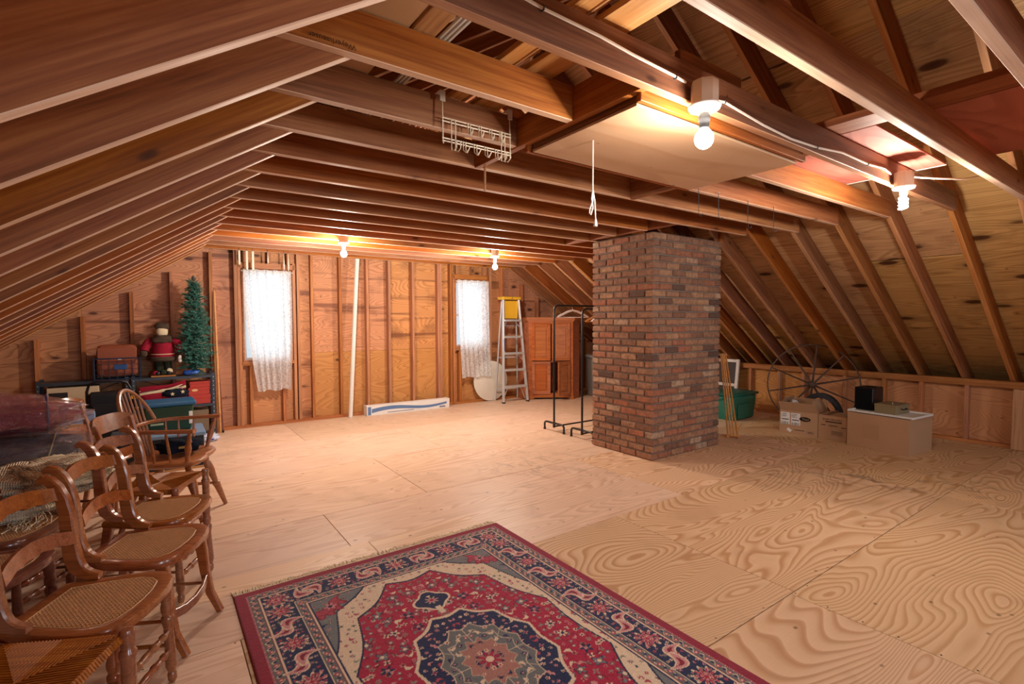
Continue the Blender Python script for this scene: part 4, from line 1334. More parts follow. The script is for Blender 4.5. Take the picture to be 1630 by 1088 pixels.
def cane_chair(label, loc, rz, legs='turned', mat=M_chair, group='cane-seated side chairs'):
    T = thing('side_chair', label, 'chair', loc, rz, group)
    b = MB(); ring(b, SEAT, SEATI, .392, .424); so = b.obj('seat_frame', mat, T, True)
    c = put('cane_weave', CANE, so); c['kind'] = 'stuff'
    for s in (-1, 1):
        b = MB(); back_post(b, s * .168); b.obj('back_post', mat, T, True)
        b = MB(); b.sweep([(-.155, s * .150, .395), (-.175, s * .151, .28), (-.20, s * .152, .15), (-.245, s * .153, .004)], (0, 1, 0), [.028, .026, .025, .024], [.042, .038, .034, .03]); b.obj('rear_leg', mat, T, True)
        b = MB()
        if legs == 'turned': b.turned((.165, s * .163, .002), (.150, s * .158, .396), TURN, 12)
        else: b.sweep([(.135, s * .16, .40), (.150, s * .162, .30), (.160, s * .163, .20), (.178, s * .164, .10), (.222, s * .165, .003)], (0, 1, 0), .028, [.050, .046, .040, .034, .028])
        b.obj('front_leg', mat, T, True)
        MB().turned((.155, s * .155, .15), (-.20, s * .150, .15), [(0, .007), (.5, .009), (1, .007)], 8).obj('side_stretcher', mat, T, True)
    b = MB(); rail(b, -.156, .156, -.205, .030, lambda u: .715 + .030 * (1 - abs(u)) + .007 * abs(math.sin(u * 9)) + .012 * (u * u), lambda u: .778 + .022 * math.cos(u * PI / 2)); b.obj('crest_rail', mat, T, True)
    b = MB(); rail(b, -.156, .156, -.150, .026, lambda u: .560 + .028 * (1 - u * u) + .006 * abs(math.sin(u * 8)), lambda u: .612 + .030 * (1 - u * u), tilt=.2); b.obj('mid_rail', mat, T, True)
    if legs == 'turned':
        for z in (.205, .13): MB().turned((.162, -.16, z), (.162, .16, z), RUNG, 10).obj('front_rung', mat, T, True)
    else:
        b = MB(); b.sweep([(.168, -.155, .175), (.182, -.08, .158), (.186, 0, .152), (.182, .08, .158), (.168, .155, .175)], (1, 0, .0), .014, .040); b.obj('front_stretcher', mat, T, True)
    MB().turned((-.195, -.15, .18), (-.195, .15, .18), [(0, .007), (.5, .009), (1, .007)], 8).obj('rear_stretcher', mat, T, True)
    return T


F = math.radians(-27)
cane_chair('cane-seated side chair with turned front rungs nearest the camera', (-.20, 2.235, 0), F, 'turned')
cane_chair('cane-seated side chair with curved sabre front legs', (-.05, 2.695, 0), F, 'sabre')
cane_chair('cane-seated side chair with turned legs, third along the row', (.0, 3.16, 0), F, 'turned')
cane_chair('cane-seated chair at the left edge under fringe of knitted blanket', (-.60, 3.28, 0), F, 'turned', M_chairdk)
cane_chair('dark cane-seated chair in second row beside nearest cane chair', (-.60, 2.78, 0), F, 'turned', M_chairdk)


def rush_mesh(hw, hd):
    b = MB()
    n = 17
    for sx in (-1, 1):
        for sy in (-1, 1):
            for i in range(n):
                f = (i + .5) / n
                ax_, ay_ = sx * hd * (1 - f), sy * hw * (1 - f)          # corner diagonal point shifts inwards
                sag = -.010 * f
                b.tube([(sx * (hd + .004), ay_, .404), (sx * (hd - .006), ay_, .4205), (ax_, ay_, .421 + sag), (ax_, sy * (hw - .006), .4205), (ax_, sy * (hw + .004), .404)], hw / n * .56, 5)
    b.box((0, 0, .400), (2 * hd - .02, 2 * hw - .02, .016))
    return b.mesh('rush_weave', M_rush)


RUSH = rush_mesh(.185, .165)


def rush_chair(label, loc, rz, mat=M_chair, group='rush-seated side chairs', back=True, seat='rush'):
    T = thing('side_chair', label, 'chair', loc, rz, group)
    if seat == 'rush':
        r = put('rush_weave', RUSH, T); r['kind'] = 'stuff'; r['label'] = 'woven rush seat'
    else:
        MB().box((0, 0, .412), (.37, .40, .026), ch=.010).obj('seat_board', mat, T, True)
    b = MB()
    for s in (-1, 1):
        b = MB(); b.turned((.175, s * .192, .002), (.172, s * .190, .437), [(0, .012), (.04, .017), (.3, .019), (.5, .0205), (.78, .0215), (.80, .025), (.83, .025), (.85, .019), (.93, .020), (.97, .0225), (.995, .018), (1, .008)], 12); b.obj('front_leg', mat, T, True)
        b = MB(); b.sweep([(-.235, s * .155, .003), (-.19, s * .157, .25), (-.178, s * .158, .42), (-.195, s * .16, .60), (-.245, s * .165, .80)], (0, 1, 0), .026, [.028, .034, .036, .032, .022]); b.obj('back_post', mat, T, True)
        MB().turned((.172, s * .188, .15), (-.20, s * .158, .15), [(0, .008), (.5, .0105), (1, .008)], 8).obj('side_stretcher', mat, T, True)
        MB().turned((.172, s * .188, .245), (-.19, s * .158, .245), [(0, .008), (.5, .0105), (1, .008)], 8).obj('side_stretcher', mat, T, True)
    if back:
        b = MB(); rail(b, -.195, .195, -.232, .040, lambda u: .735 + .022 * abs(u) ** 3, lambda u: .835 - .030 * abs(u) ** 4, t=.015, tilt=.3); b.obj('crest_rail', mat, T, True)
        b = MB(); rail(b, -.152, .152, -.188, .03, lambda u: .575, lambda u: .625, t=.014); b.obj('mid_rail', mat, T, True)
    for z in (.17, .10 if seat == 'rush' else .17): MB().turned((.175, -.185, z), (.175, .185, z), RUNG, 10).obj('front_rung', mat, T, True)
    MB().turned((-.205, -.153, .20), (-.205, .153, .20), [(0, .008), (.5, .0105), (1, .008)], 8).obj('rear_stretcher', mat, T, True)
    return T


rush_chair('rush-seated chair in the bottom left corner, closest to camera', (-.335, 1.852, 0), F)
rush_chair('rush-seated chair with plain curved crest, fourth along the row', (.005, 3.70, 0), F)
rush_chair('board-seated chair with plain crest between the bags and chest', (-.325, 4.66, 0), F, M_chair, 'rush-seated side chairs', True, 'board')
BN = thing('wooden_bench', 'low dark wooden bench under the bagged bedding and knitted blanket', 'bench', (-.84, 4.10, 0), 0)
for k in range(3): MB().box((-.20 + k * .20, 0, .422), (.19, 1.0, .024), ch=.004).obj('seat_board', M_chairdk, BN)
for s in (-1, 1): MB().box((0, s * .46, .205), (.50, .035, .41), ch=.005).obj('end_panel', M_chairdk, BN)
MB().box((0, 0, .20), (.03, .88, .07), ch=.004).obj('stretcher', M_chairdk, BN)

# Windsor armchair
WC = thing('windsor_armchair', 'bow-back Windsor armchair with turned splayed legs by the chest', 'armchair', (.09, 4.21, 0), math.radians(-20))
WC.scale = (1.06, 1.06, 1.06)
b = MB()
sw = [(-.20, -.16), (-.20, .16), (-.12, .215), (0, .235), (.10, .235), (.17, .215), (.205, .15), (.21, .06), (.195, 0), (.21, -.06), (.205, -.15), (.17, -.215), (.10, -.235), (0, -.235), (-.12, -.215)]
n = len(sw)
rings = [(.90, .395), (1.0, .412), (1.0, .428), (.95, .436), (.6, .430), (.2, .424)]
vs, fs = [], []
for s, z in rings: vs += [(x * s, y * s, z) for x, y in sw]
for k in range(len(rings) - 1):
    for i in range(n): fs.append((k * n + i, k * n + (i + 1) % n, (k + 1) * n + (i + 1) % n, (k + 1) * n + i))
fs.append(tuple(range(n))); fs.append(tuple((len(rings) - 1) * n + i for i in range(n)))
b.add(vs, fs); b.obj('seat', M_windsor, WC, True)
WL = [(0, .013), (.25, .019), (.38, .022), (.40, .025), (.43, .025), (.45, .017), (.52, .020), (.68, .028), (.80, .024), (.84, .018), (.86, .023), (.89, .023), (.91, .017), (1, .015)]
feet = {}
for sx, sy in ((1, 1), (1, -1), (-1, 1), (-1, -1)):
    ft = V((.235 if sx > 0 else -.225, sy * .235, .002)); tp = V((.12 if sx > 0 else -.12, sy * .15, .405))
    MB().turned(ft, tp, WL, 12).obj('leg', M_windsor, WC, True); feet[(sx, sy)] = ft.lerp(tp, .42)
for sy in (1, -1): MB().turned(feet[(1, sy)], feet[(-1, sy)], [(0, .008), (.5, .015), (1, .008)], 8).obj('side_stretcher', M_windsor, WC, True)
MB().turned((feet[(1, 1)] + feet[(-1, 1)]) / 2, (feet[(1, -1)] + feet[(-1, -1)]) / 2, [(0, .008), (.5, .015), (1, .008)], 8).obj('cross_stretcher', M_windsor, WC, True)
arm = [(.205, -.268), (.12, -.258), (.0, -.245), (-.10, -.222), (-.18, -.16), (-.215, -.08), (-.225, 0)]
arm = arm + [(x, -y) for x, y in reversed(arm[:-1])]
b = MB(); b.sweep([(x, y, .635) for x, y in arm], (0, 0, 1), .021, [.052, .044, .034, .03, .03, .03, .03, .03, .03, .03, .034, .044, .052]); b.obj('arm_rail', M_windsor, WC, True)
hoop = [(-.175 - .10 * math.sin(a) ** 1.0, .19 * math.cos(a) * (1.0), .645 + .225 * math.sin(a)) for a in [k * PI / 20 for k in range(21)]]
MB().tube(hoop, [.0125] * 21, 8).obj('hoop_bow', M_windsor, WC, True)
for i in range(7):
    u = -1 + 2 * i / 6
    y = u * .135
    zt_ = .645 + .225 * math.sqrt(max(0, 1 - (y / .19) ** 2)) - .004
    xt = -.175 - .10 * (zt_ - .645) / .225
    MB().turned((-.165, y * .95, .425), (xt, y * 1.05 if abs(u) < .9 else y, zt_), [(0, .008), (.3, .0095), (.55, .0085), (1, .0055)], 8).obj('back_spindle', M_windsor, WC, True)
for s in (-1, 1):
    MB().turned((.135, s * .195, .428), (.175, s * .262, .632), [(0, .011), (.2, .014), (.45, .020), (.62, .013), (.68, .017), (.8, .012), (1, .010)], 10).obj('arm_post', M_windsor, WC, True)
    for x, y0, y1 in ((.05, .205, .25), (-.04, .20, .236), (-.11, .185, .212)):
        MB().turned((x, s * y0, .428), (x - .008, s * y1, .632), [(0, .008), (.4, .0095), (1, .006)], 8).obj('arm_spindle', M_windsor, WC, True)
M_navy = plain('navy_felt_cloth', '191f2c', .9, .1, var=.2)


def lump(name, c, half, mat, parent=None, seed=1, amp=.18, fq=2.2, nu=40, nv=24, flat=.25, pw=2.6, rot=0.0, smooth='all', taper=0.0):
    def f(u, v):
        a = u * 2 * PI; ph = -PI / 2 + v * PI
        ca, sa, cp_, sp_ = math.cos(a), math.sin(a), math.cos(ph), math.sin(ph)
        e = 2 / pw
        sg = lambda q: (abs(q) ** e) * (1 if q >= 0 else -1)
        x, y, z = sg(cp_) * sg(ca), sg(cp_) * sg(sa), sg(sp_)
        d = V((x, y, z))
        k = 1 + amp * mnoise.noise(d * fq + V((seed * 7.1, seed * 3.3, seed))) + amp * .4 * mnoise.noise(d * fq * 2.7 + V((seed, 9, 4)))
        zz = z * k * ((1 - taper * max(0.0, x) ** 1.5) if z > 0 else 1)
        if zz < -.85: zz = -.85 - (zz + .85) * .1
        return (x * k * half[0], y * k * half[1], zz * half[2])
    b = MB(); b.grid(f, nu, nv, cu=True)
    Mw = Matrix.Translation(c) @ Matrix.Rotation(rot, 4, 'Z')
    return b.obj(name, mat, parent, smooth, mw=Mw)


cap = lump('folded_hat', (.12, 4.26, .516), (.13, .10, .052), M_navy, seed=3, amp=.25); tag(cap, 'navy folded cloth hat lying on the Windsor seat', 'hat')
MB().box((.03, -.102, .0), (.07, .004, .016), ch=.001).obj('gold_band', plain('gold_braid', 'b79a58', .5, .4), cap)
# wooden spool toy tied to the seat
sp = thing('wooden_spool', 'small round wooden spool under the Windsor seat edge', 'spool', (-.20, 4.10, .30), .3)
for k, z in ((0, .0), (1, .1)):
    MB().lathe([(.028, -.008), (.032, -.004), (.032, .004), (.028, .008)], 16, frame((z * .3, 0, z), (0, 1, 0), (0, 0, 1), (1, 0, 0))).obj('disc', M_dowel, sp, True)
MB().tube([(0, 0, 0), (.015, 0, .05), (.03, 0, .1), (.05, .02, .115)], .006, 8).obj('cord', M_cable, sp)

# ================================================================== BAGGED BEDDING AND BLANKETS
M_maroon = plain('maroon_quilt', '80283a', .8, .15, var=.25, scale=9, bump=.5, bscale=14)
t = NT('grey_fleece')
p = t.coords()
t.bsdf(t.mix(t.noise(p, 30, 5, .7), S('3a4150'), S('8b90a0')), .85, .2, t.bump(t.noise(p, 60, 5, .7), .9, .01))
M_fleece = t.done()
t = NT('clear_plastic_film')
p = t.coords()
bmp = t.bump(t.n('TexNoise', Vector=p, Scale=11.0, Detail=5.0, Roughness=.6, Distortion=1.5).outputs[0], 1.0, .06)
gl = t.n('BsdfGlossy', Color=(.9, .92, 1, 1), Roughness=.07); t.set(gl.inputs['Normal'], bmp)
tr = t.n('BsdfTransparent', Color=(.95, .95, .97, 1))
lw = t.n('LayerWeight', Blend=.32); t.set(lw.inputs['Normal'], bmp)
mx = t.n('MixShader', i0=t.math('MULTIPLY_ADD', lw.outputs['Facing'], .55, .09), i1=tr, i2=gl)
t.t.links.new(mx.outputs[0], t.out.inputs[0])
M_film = t.done()
M_violet = plain('violet_piping', '3a2a5e', .5, .4)
t = NT('cream_knit_wool')
p = t.coords()
wv_ = t.n('TexWave', {'wave_type': 'BANDS', 'bands_direction': 'X'}, Vector=t.n('Mapping', Vector=p, Scale=(1, 1, 1)).outputs[0], Scale=30.0, Distortion=1.5, Detail=2.0).outputs[1]
w2_ = t.n('TexWave', {'wave_type': 'BANDS', 'bands_direction': 'Z'}, Vector=p, Scale=45.0, Distortion=1.5).outputs[1]
kk = t.math('ADD', wv_, w2_)
t.bsdf(t.mix(t.math('MULTIPLY', kk, .5), S('dcc8a6'), S('f4ead4')), .9, .1, t.bump(kk, .7, .008))
M_knit = t.done()

bd = lump('bagged_quilt', (-.83, 4.20, .835), (.40, .23, .125), M_maroon, seed=2, amp=.24, pw=2.7, rot=.15, taper=.75)
tag(bd, 'maroon quilt packed in a clear zipped plastic bag', 'bedding bag', 'bagged bedding')
fl_ = lump('plastic_cover', (0.02, 0, .0), (.425, .245, .133), M_film, bd, seed=2, amp=.26, pw=2.9, taper=.72, nu=60, nv=36)
MB().box((-.12, -.245, .005), (.26, .004, .10), ch=.001).obj('dark_card_insert', plain('dark_printed_card', '1d2024', .4, .4, var=.3), bd)
MB().tube([(.27, .225 * math.cos(a), .112 * math.sin(a) - .012) for a in [k * PI / 12 for k in range(24)]], .006, 6, closed=True).obj('violet_piping', M_violet, bd, True)
bg = lump('bagged_fleece', (-.81, 4.17, .568), (.405, .24, .125), M_fleece, seed=5, amp=.16, pw=3.0, rot=.1)
tag(bg, 'grey fleece blanket packed in clear plastic under maroon quilt', 'bedding bag', 'bagged bedding')
lump('plastic_cover', (.02, 0, .004), (.428, .257, .132), M_film, bg, seed=5, amp=.16, pw=3.2, nu=60, nv=36)
MB().tube([(.25 + .04 * math.sin(a), .254 * math.cos(a), .130 * math.sin(a)) for a in [k * PI / 12 for k in range(24)]], .004, 6, closed=True).obj('zip_piping', plain('cream_piping', 'c8b890', .6, .3), bg, True)

KN = thing('knitted_blanket', 'cream cable-knit blanket heaped over the second row of chairs', 'blanket', (-.60, 3.82, .425), 0)
lump('blanket_heap', (.02, .05, .090), (.33, .36, .085), M_knit, KN, seed=8, amp=.30, fq=2.6, nu=64, nv=36, pw=2.4)
lump('blanket_fold', (.15, -.12, .13), (.20, .26, .07), M_knit, KN, seed=12, amp=.35, fq=3.0, nu=48, nv=28, rot=.6)
lump('blanket_fold', (-.05, -.42, .045), (.24, .16, .045), M_knit, KN, seed=15, amp=.3, fq=3.0, nu=48, nv=28, rot=.3)
fr_ = MB()
for k in range(46):
    a = random.uniform(-.9, .9)
    x0, y0 = -.05 + .25 * math.sin(a), -.52 + random.uniform(-.03, .05)
    fr_.tube([(x0, y0, .04), (x0 + random.uniform(-.03, .03), y0 - .05, .018), (x0 + random.uniform(-.05, .05), y0 - .10 - random.uniform(0, .04), .006)], .0028, 5)
tag(fr_.obj('yarn_fringe', M_knit, KN, True), kind='stuff')
# ================================================================== SHELVING WITH CLUTTER
def shelving(label, x0, x1):
    cx = (x0 + x1) / 2
    T = thing('shelving_unit', label, 'shelving', (cx, 7.165, 0), 0, 'grey metal shelving units')
    hw, hd, H_ = (x1 - x0) / 2, .135, .775
    for sx in (-1, 1):
        for sy in (-1, 1):
            b = MB()
            b.box((sx * (hw - .002), sy * (hd - .016), H_ / 2), (.003, .034, H_)); b.box((sx * (hw - .018), sy * (hd - .0005), H_ / 2), (.034, .003, H_))
            po = b.obj('angle_post', M_shelfmetal, T)
            if sy < 0:
                q = MB()
                for k in range(14): q.lathe([(.0045, 0), (.0045, .0008)], 8, frame((sx * (hw - .02), -hd - .0018, .05 + k * .052), (1, 0, 0), (0, 0, 1), (0, -1, 0)))
                q.obj('bolt_holes', M_chrome, po)
    for z in (.07, .405, .75):
        b = MB(); b.box((0, 0, z), (2 * hw - .01, 2 * hd - .008, .003)); b.box((0, -hd + .006, z - .014), (2 * hw - .04, .003, .03)); b.box((0, hd - .006, z - .014), (2 * hw - .04, .003, .03))
        b.obj('shelf', M_shelfmetal, T)
    MB().tube([(-hw + .02, hd - .003, .42), (hw - .02, hd - .003, .73)], .004, 5).tube([(-hw + .02, hd - .003, .73), (hw - .02, hd - .003, .42)], .004, 5).obj('cross_brace', M_shelfmetal, T)
    return T


shelving('dark grey metal shelving unit under the wire crate', -1.015, -.245)
shelving('dark grey metal shelving unit under the small fir tree', -.225, .585)
SH = .752
# wire crate with brown case inside
M_navywire = plain('navy_coated_wire', '1d2b45', .4, .4)
CR = thing('wire_crate', 'navy wire crate standing on the left shelving unit', 'crate', (-.345, 7.15, SH), 0)
b = MB(); w_, d_, h_ = .20, .12, .235
for z in (.006, h_):
    b.tube([(-w_, -d_, z), (w_, -d_, z), (w_, d_, z), (-w_, d_, z)], .0075, 6, closed=True)
for sx in (-1, 1):
    for sy in (-1, 1): b.tube([(sx * w_, sy * d_, 0), (sx * w_, sy * d_, h_)], .0085, 6)
b.obj('crate_frame', M_navywire, CR)
for sy in (-1, 1):
    b = MB()
    for k in range(1, 6): b.tube([(-w_ + k * w_ / 3, sy * d_, .0), (-w_ + k * w_ / 3, sy * d_, h_)], .003, 5)
    for z in (.06, .115, .17): b.tube([(-w_, sy * d_, z), (w_, sy * d_, z)], .003, 5)
    b.obj('wire_mesh', M_navywire, CR)
b = MB()
for sx in (-1, 1):
    for k in range(1, 4): b.tube([(sx * w_, -d_ + k * d_ / 2, 0), (sx * w_, -d_ + k * d_ / 2, h_)], .003, 5)
    for z in (.06, .115, .17): b.tube([(sx * w_, -d_, z), (sx * w_, d_, z)], .003, 5)
for k in range(1, 8): b.tube([(-w_ + k * w_ / 4, -d_, .004), (-w_ + k * w_ / 4, d_, .004)], .003, 5)
b.obj('wire_mesh', M_navywire, CR)
MB().box((.03, -d_ - .006, .14), (.115, .006, .052), ch=.002).obj('blue_tag', plain('blue_label_card', '274a7c', .6, .3), CR)
M_leather = plain('brown_leather', '8b4a31', .55, .35, var=.1, bump=.3)
CS = thing('leather_case', 'reddish brown leather case standing in the wire crate', 'case', (-.345, 7.16, SH + .012), 0)
lump('case_body', (0, 0, .185), (.183, .075, .185), M_leather, CS, seed=21, amp=.04, pw=7)
MB().box((0, -.080, .255), (.34, .008, .17), ch=.003).obj('case_flap', M_leather, CS)
MB().box((.02, -.086, .21), (.03, .004, .012), ch=.001).obj('clasp', M_chrome, CS)

# cloth doll in a red coat on a wooden stand
DL = thing('cloth_doll', 'cloth doll in red coat and fur cap on a wooden stand', 'doll', (.072, 7.14, SH), 0)
M_redcloth = plain('red_felt_cloth', '8e1f33', .9, .1, var=.15)
M_fur = plain('brown_fur_trim', '4d4036', .95, .1, var=.4, scale=60, bump=1.0, bscale=90)
M_dkgreen = plain('dark_green_cloth', '2d3328', .9, .1)
M_linen = plain('cream_linen', 'd8c9a8', .9, .1)
MB().box((0, -.01, .009), (.24, .15, .018), ch=.004).obj('wooden_stand', M_plank, DL)
for s in (-1, 1):
    MB().turned((s * .045, 0, .03), (s * .04, 0, .21), [(0, .030), (.2, .034), (.6, .040), (1, .045)], 10).obj('trouser_leg', M_dkgreen, DL, True)
    lump('boot', (s * .052, -.03, .042), (.038, .06, .030), M_black, DL, seed=31 + s, amp=.1, nu=16, nv=10)
    MB().tube([(s * .085, 0, .43), (s * .135, -.01, .395), (s * .170, -.03, .33), (s * .175, -.045, .30)], [.036, .044, .046, .044], 10).obj('sleeve', M_redcloth, DL, True)
    lump('mitten', (s * .178, -.05, .275), (.036, .034, .040), M_fur, DL, seed=37 + s, amp=.15, nu=16, nv=10)
MB().lathe([(.118, .200), (.122, .225), (.108, .30), (.095, .38), (.075, .44), (.04, .47)], 20).obj('coat', M_redcloth, DL, True)
MB().lathe([(.118, .180), (.134, .195), (.134, .222), (.118, .236)], 20).obj('coat_trim', M_fur, DL, True)
lump('fur_collar', (0, -.02, .435), (.105, .085, .055), M_fur, DL, seed=41, amp=.25, nu=28, nv=16)
lump('head', (0, -.03, .525), (.058, .055, .060), M_linen, DL, seed=43, amp=.03, nu=20, nv=14)
lump('fur_cap', (0, -.015, .580), (.072, .068, .045), M_fur, DL, seed=44, amp=.12, nu=20, nv=14)
MB().tube([(.112 * math.cos(a), .112 * math.sin(a), .262) for a in [k * PI / 10 for k in range(20)]], .006, 5, closed=True).obj('rope_belt', M_linen, DL)
for k, (x, y) in enumerate(((-.075, -.06), (.0, -.075), (.06, -.055))):
    lump('parcel', (x, y, .045 + .01 * k), (.03, .022, .028), (M_redcloth, M_dkgreen, M_linen)[k], DL, seed=50 + k, amp=.2, nu=14, nv=9)

# small artificial fir
FT = thing('artificial_fir', 'slim artificial fir tree on the right shelving unit', 'fir tree', (.395, 7.12, SH), 0)
M_needle = plain('fir_needles', '3a6f62', .6, .3, var=.35, scale=25)
MB().turned((0, 0, 0), (0, 0, 1.13), [(0, .014), (.5, .010), (1, .004)], 8).obj('trunk', plain('brown_tree_pole', '3a2b20', .8), FT, True)
MB().lathe([(.001, 0), (.11, .003), (.07, .05), (.018, .075)], 14).obj('stand', plain('dark_green_stand', '27382f', .6), FT, True)
rr = random.Random(11)
nb_ = MB()
for i in range(620):
    z = .08 + 1.03 * (i / 620) ** 1.05
    L_ = (.165 * max(0, 1 - (z - .08) / 1.06) ** .55 + .028) * rr.uniform(.42, 1.28)
    if z < .2: L_ *= .85
    a = i * 2.399
    base_, tip = V((0, 0, z - .01)), V((L_ * math.cos(a), L_ * math.sin(a), z + rr.uniform(-.03, .055)))
    k_ = max(5, int(L_ / .009))
    for j in range(k_):
        p_ = base_.lerp(tip, .25 + .75 * (j + 1) / k_)
        for q_ in range(5):
            d_v = V((rr.uniform(-1, 1), rr.uniform(-1, 1), rr.uniform(-.6, 1))).normalized() * rr.uniform(.018, .032)
            s_v = d_v.orthogonal().normalized() * .0028
            nb_.add([p_ - s_v, p_ + s_v, p_ + d_v], [(0, 1, 2)])
tag(nb_.obj('needles', M_needle, FT), kind='stuff')
br = MB()
for i in range(0, 360, 2):
    z = .10 + 1.0 * (i / 360) ** 1.05
    L_ = (.165 * (1 - (z - .10) / 1.08) + .03) * .8
    a = i * 2.399
    br.tube([(0, 0, z - .01), (L_ * math.cos(a), L_ * math.sin(a), z + .01)], .0022, 4)
br.obj('branches', M_dkgreen, FT)
fz = MB()
for i in range(60):
    z = rr.uniform(.15, 1.0); a = rr.uniform(0, 2 * PI); L_ = (.165 * (1 - (z - .10) / 1.08) + .035)
    fz.lathe([(.0015, -.004), (.0045, 0), (.0015, .004)], 6, Matrix.Translation((L_ * math.cos(a), L_ * math.sin(a), z)))
tag(fz.obj('fairy_bulbs', plain('clear_fairy_bulb', 'c8d3d6', .2, .7), FT), kind='stuff')
MB().turned((0, 0, 1.12), (0, 0, 1.19), [(0, .006), (.4, .022), (.7, .016), (1, .003)], 8).obj('tree_top', plain('dark_bow', '4a4a44', .7), FT, True)
bw = lump('blue_bag', (.345, 7.06, SH + .033), (.085, .035, .030), plain('blue_plastic', '1f4fa8', .3, .5), seed=61, amp=.3, nu=24, nv=14); tag(bw, 'crumpled bright blue plastic bag at the foot of fir', 'bag')
wb = lump('white_bow', (.235, 7.05, SH + .20), (.018, .014, .045), M_white, seed=63, amp=.4, nu=16, nv=12); tag(wb, 'small white ribbon bow on the left of the fir', 'bow')

# red boxes on the shelf
M_redbox = plain('red_cardboard', 'b04039', .6, .25, var=.06)
for i, (x, z, w, h, l) in enumerate(((.425, .4075, .215, .110, 'plain red cardboard box at the bottom of the stack'), (.415, .5185, .215, .085, 'red box with pale oval emblem in the stack'), (.430, .6045, .205, .07, 'plain red box topmost of the red stack'))):
    rbx = thing('red_box', l, 'box', (x, 7.15, z), [-.02, .03, -.04][i], 'red boxes on the shelf')
    MB().box((0, 0, h * .36), (w, .20, h * .72), ch=.002).obj('box_base', M_redbox, rbx)
    MB().box((0, 0, h * .80), (w + .006, .206, h * .40), ch=.002).obj('box_lid', M_redbox, rbx)
    if i == 1: MB().prism([(.032 * math.cos(a), .014 * math.sin(a)) for a in [k * PI / 8 for k in range(16)]], 0, .001, frame((-.045, -.1035, .055), (1, 0, 0), (0, 0, 1), (0, -1, 0))).obj('oval_emblem', plain('pale_gold_print', 'd8b37e', .6), rbx)

# folded flag bundle
FG = thing('folded_flag', 'folded red, white and navy star-patterned flag on the bin', 'flag', (.06, 7.05, .4075), 0)
cols_r = []
def strip(name, off, mat, w, seed):
    def f(u, v):
        x = -.22 + .44 * u; 
        zz = .175 + .085 * u + .018 * math.sin(u * 5 + seed) + off
        return (x, -.055 + .012 * math.sin(u * 7 + v * 3) - .05 * off, zz - v * w)
    b = MB(); b.grid(f, 30, 4)
    o_ = b.obj(name, mat, FG, 'all'); so_ = o_.modifiers.new('thick', 'SOLIDIFY'); so_.thickness = .01
strip('red_stripe', .045, M_redcloth, .05, 1); strip('white_stripe', .005, M_linen, .045, 1.2); strip('red_stripe', -.035, M_redcloth, .05, 1.4)
lump('navy_canton', (.12, -.05, .155), (.13, .07, .05), M_navy, FG, seed=71, amp=.2)
lump('bundle_core', (0, .02, .10), (.24, .10, .105), M_redcloth, FG, seed=73, amp=.12)
star = [(.024 * (1 if k % 2 == 0 else .42) * math.sin(k * PI / 5), .024 * (1 if k % 2 == 0 else .42) * math.cos(k * PI / 5)) for k in range(10)]
for (x, z) in ((.09, .155), (.19, .175)): MB().prism(star, 0, .002, frame((x, -.125, z), (1, 0, 0), (0, 0, 1), (0, -1, 0))).obj('star', M_linen, FG)

# cream carton with dark label on the left shelf, other cartons below
cc_ = thing('cream_carton', 'cream carton with dark printed end on the left shelf', 'box', (-.72, 7.15, .4075), .0)
MB().box((0, 0, .145), (.42, .22, .29), ch=.003).obj('carton_body', plain('cream_card', 'c9b697', .7, .2, var=.05), cc_)
MB().box((-.12, -.1112, .19), (.15, .001, .10)).obj('dark_label', plain('dark_label_print', '2a2422', .5, .3, var=.4, scale=30), cc_)
for (x, w, c_, l) in ((-.80, .34, '6d5a48', 'brown carton on the bottom shelf of the left unit'), (-.42, .30, '57606a', 'grey carton on the bottom shelf of the left unit'), (.05, .36, '5d4a3c', 'brown carton on the bottom shelf of the right unit'), (.38, .26, '7a6a58', 'tan carton on the bottom shelf of the right unit')):
    q = thing('shelf_carton', l, 'box', (x, 7.16, .0725), 0, 'cartons on the bottom shelves')
    MB().box((0, 0, .13), (w, .22, .26), ch=.003).obj('carton_body', plain('carton_' + c_, c_, .8, .1), q)
    MB().box((0, 0, .2605), (w * .98, .05, .001)).obj('tape', M_card2, q)

# black wheeled case in front of the shelving
LC = thing('wheeled_case', 'black upright wheeled case with tube handle before the shelves', 'case', (-.40, 6.62, 0), .05)
MB().box((0, 0, .36), (.34, .22, .62), ch=.03).obj('case_body', plain('black_nylon', '14161c', .6, .3, var=.15), LC)
MB().box((0, -.114, .34), (.27, .014, .44), ch=.01).obj('front_pocket', plain('black_nylon_pocket', '191b21', .55, .3), LC)
MB().tube([(-.175, .02, .40), (-.175, .02, .68), (-.155, .01, .755), (-.09, 0, .78), (.09, 0, .78), (.150, .01, .755), (.185, .02, .68), (.195, .02, .40)], .013, 10).obj('tube_handle', M_blackmetal, LC, True)
for s in (-1, 1): MB().lathe([(.045, -.014), (.05, -.008), (.05, .008), (.045, .014)], 16, frame((s * .15, .08, .05), (0, 1, 0), (0, 0, 1), (1, 0, 0))).obj('wheel', M_black, LC, True)
yt = lump('yellow_bow', (-.19, 6.55, .60), (.035, .025, .024), M_yel, seed=77, amp=.5, nu=18, nv=12); tag(yt, 'small yellow ribbon bow beside the black case', 'bow')
nt = MB().turned((-.175, 6.54, .48), (-.185, 6.54, .59), [(0, .028), (.1, .034), (.9, .034), (1, .03)], 14).obj('navy_tin', M_navy, None, True); tag(nt, 'small navy tin under the yellow bow', 'tin')
MB().box((-.17, 6.49, .50), (.03, .02, .01), ch=.002).obj('gold_trim', M_yel, nt)

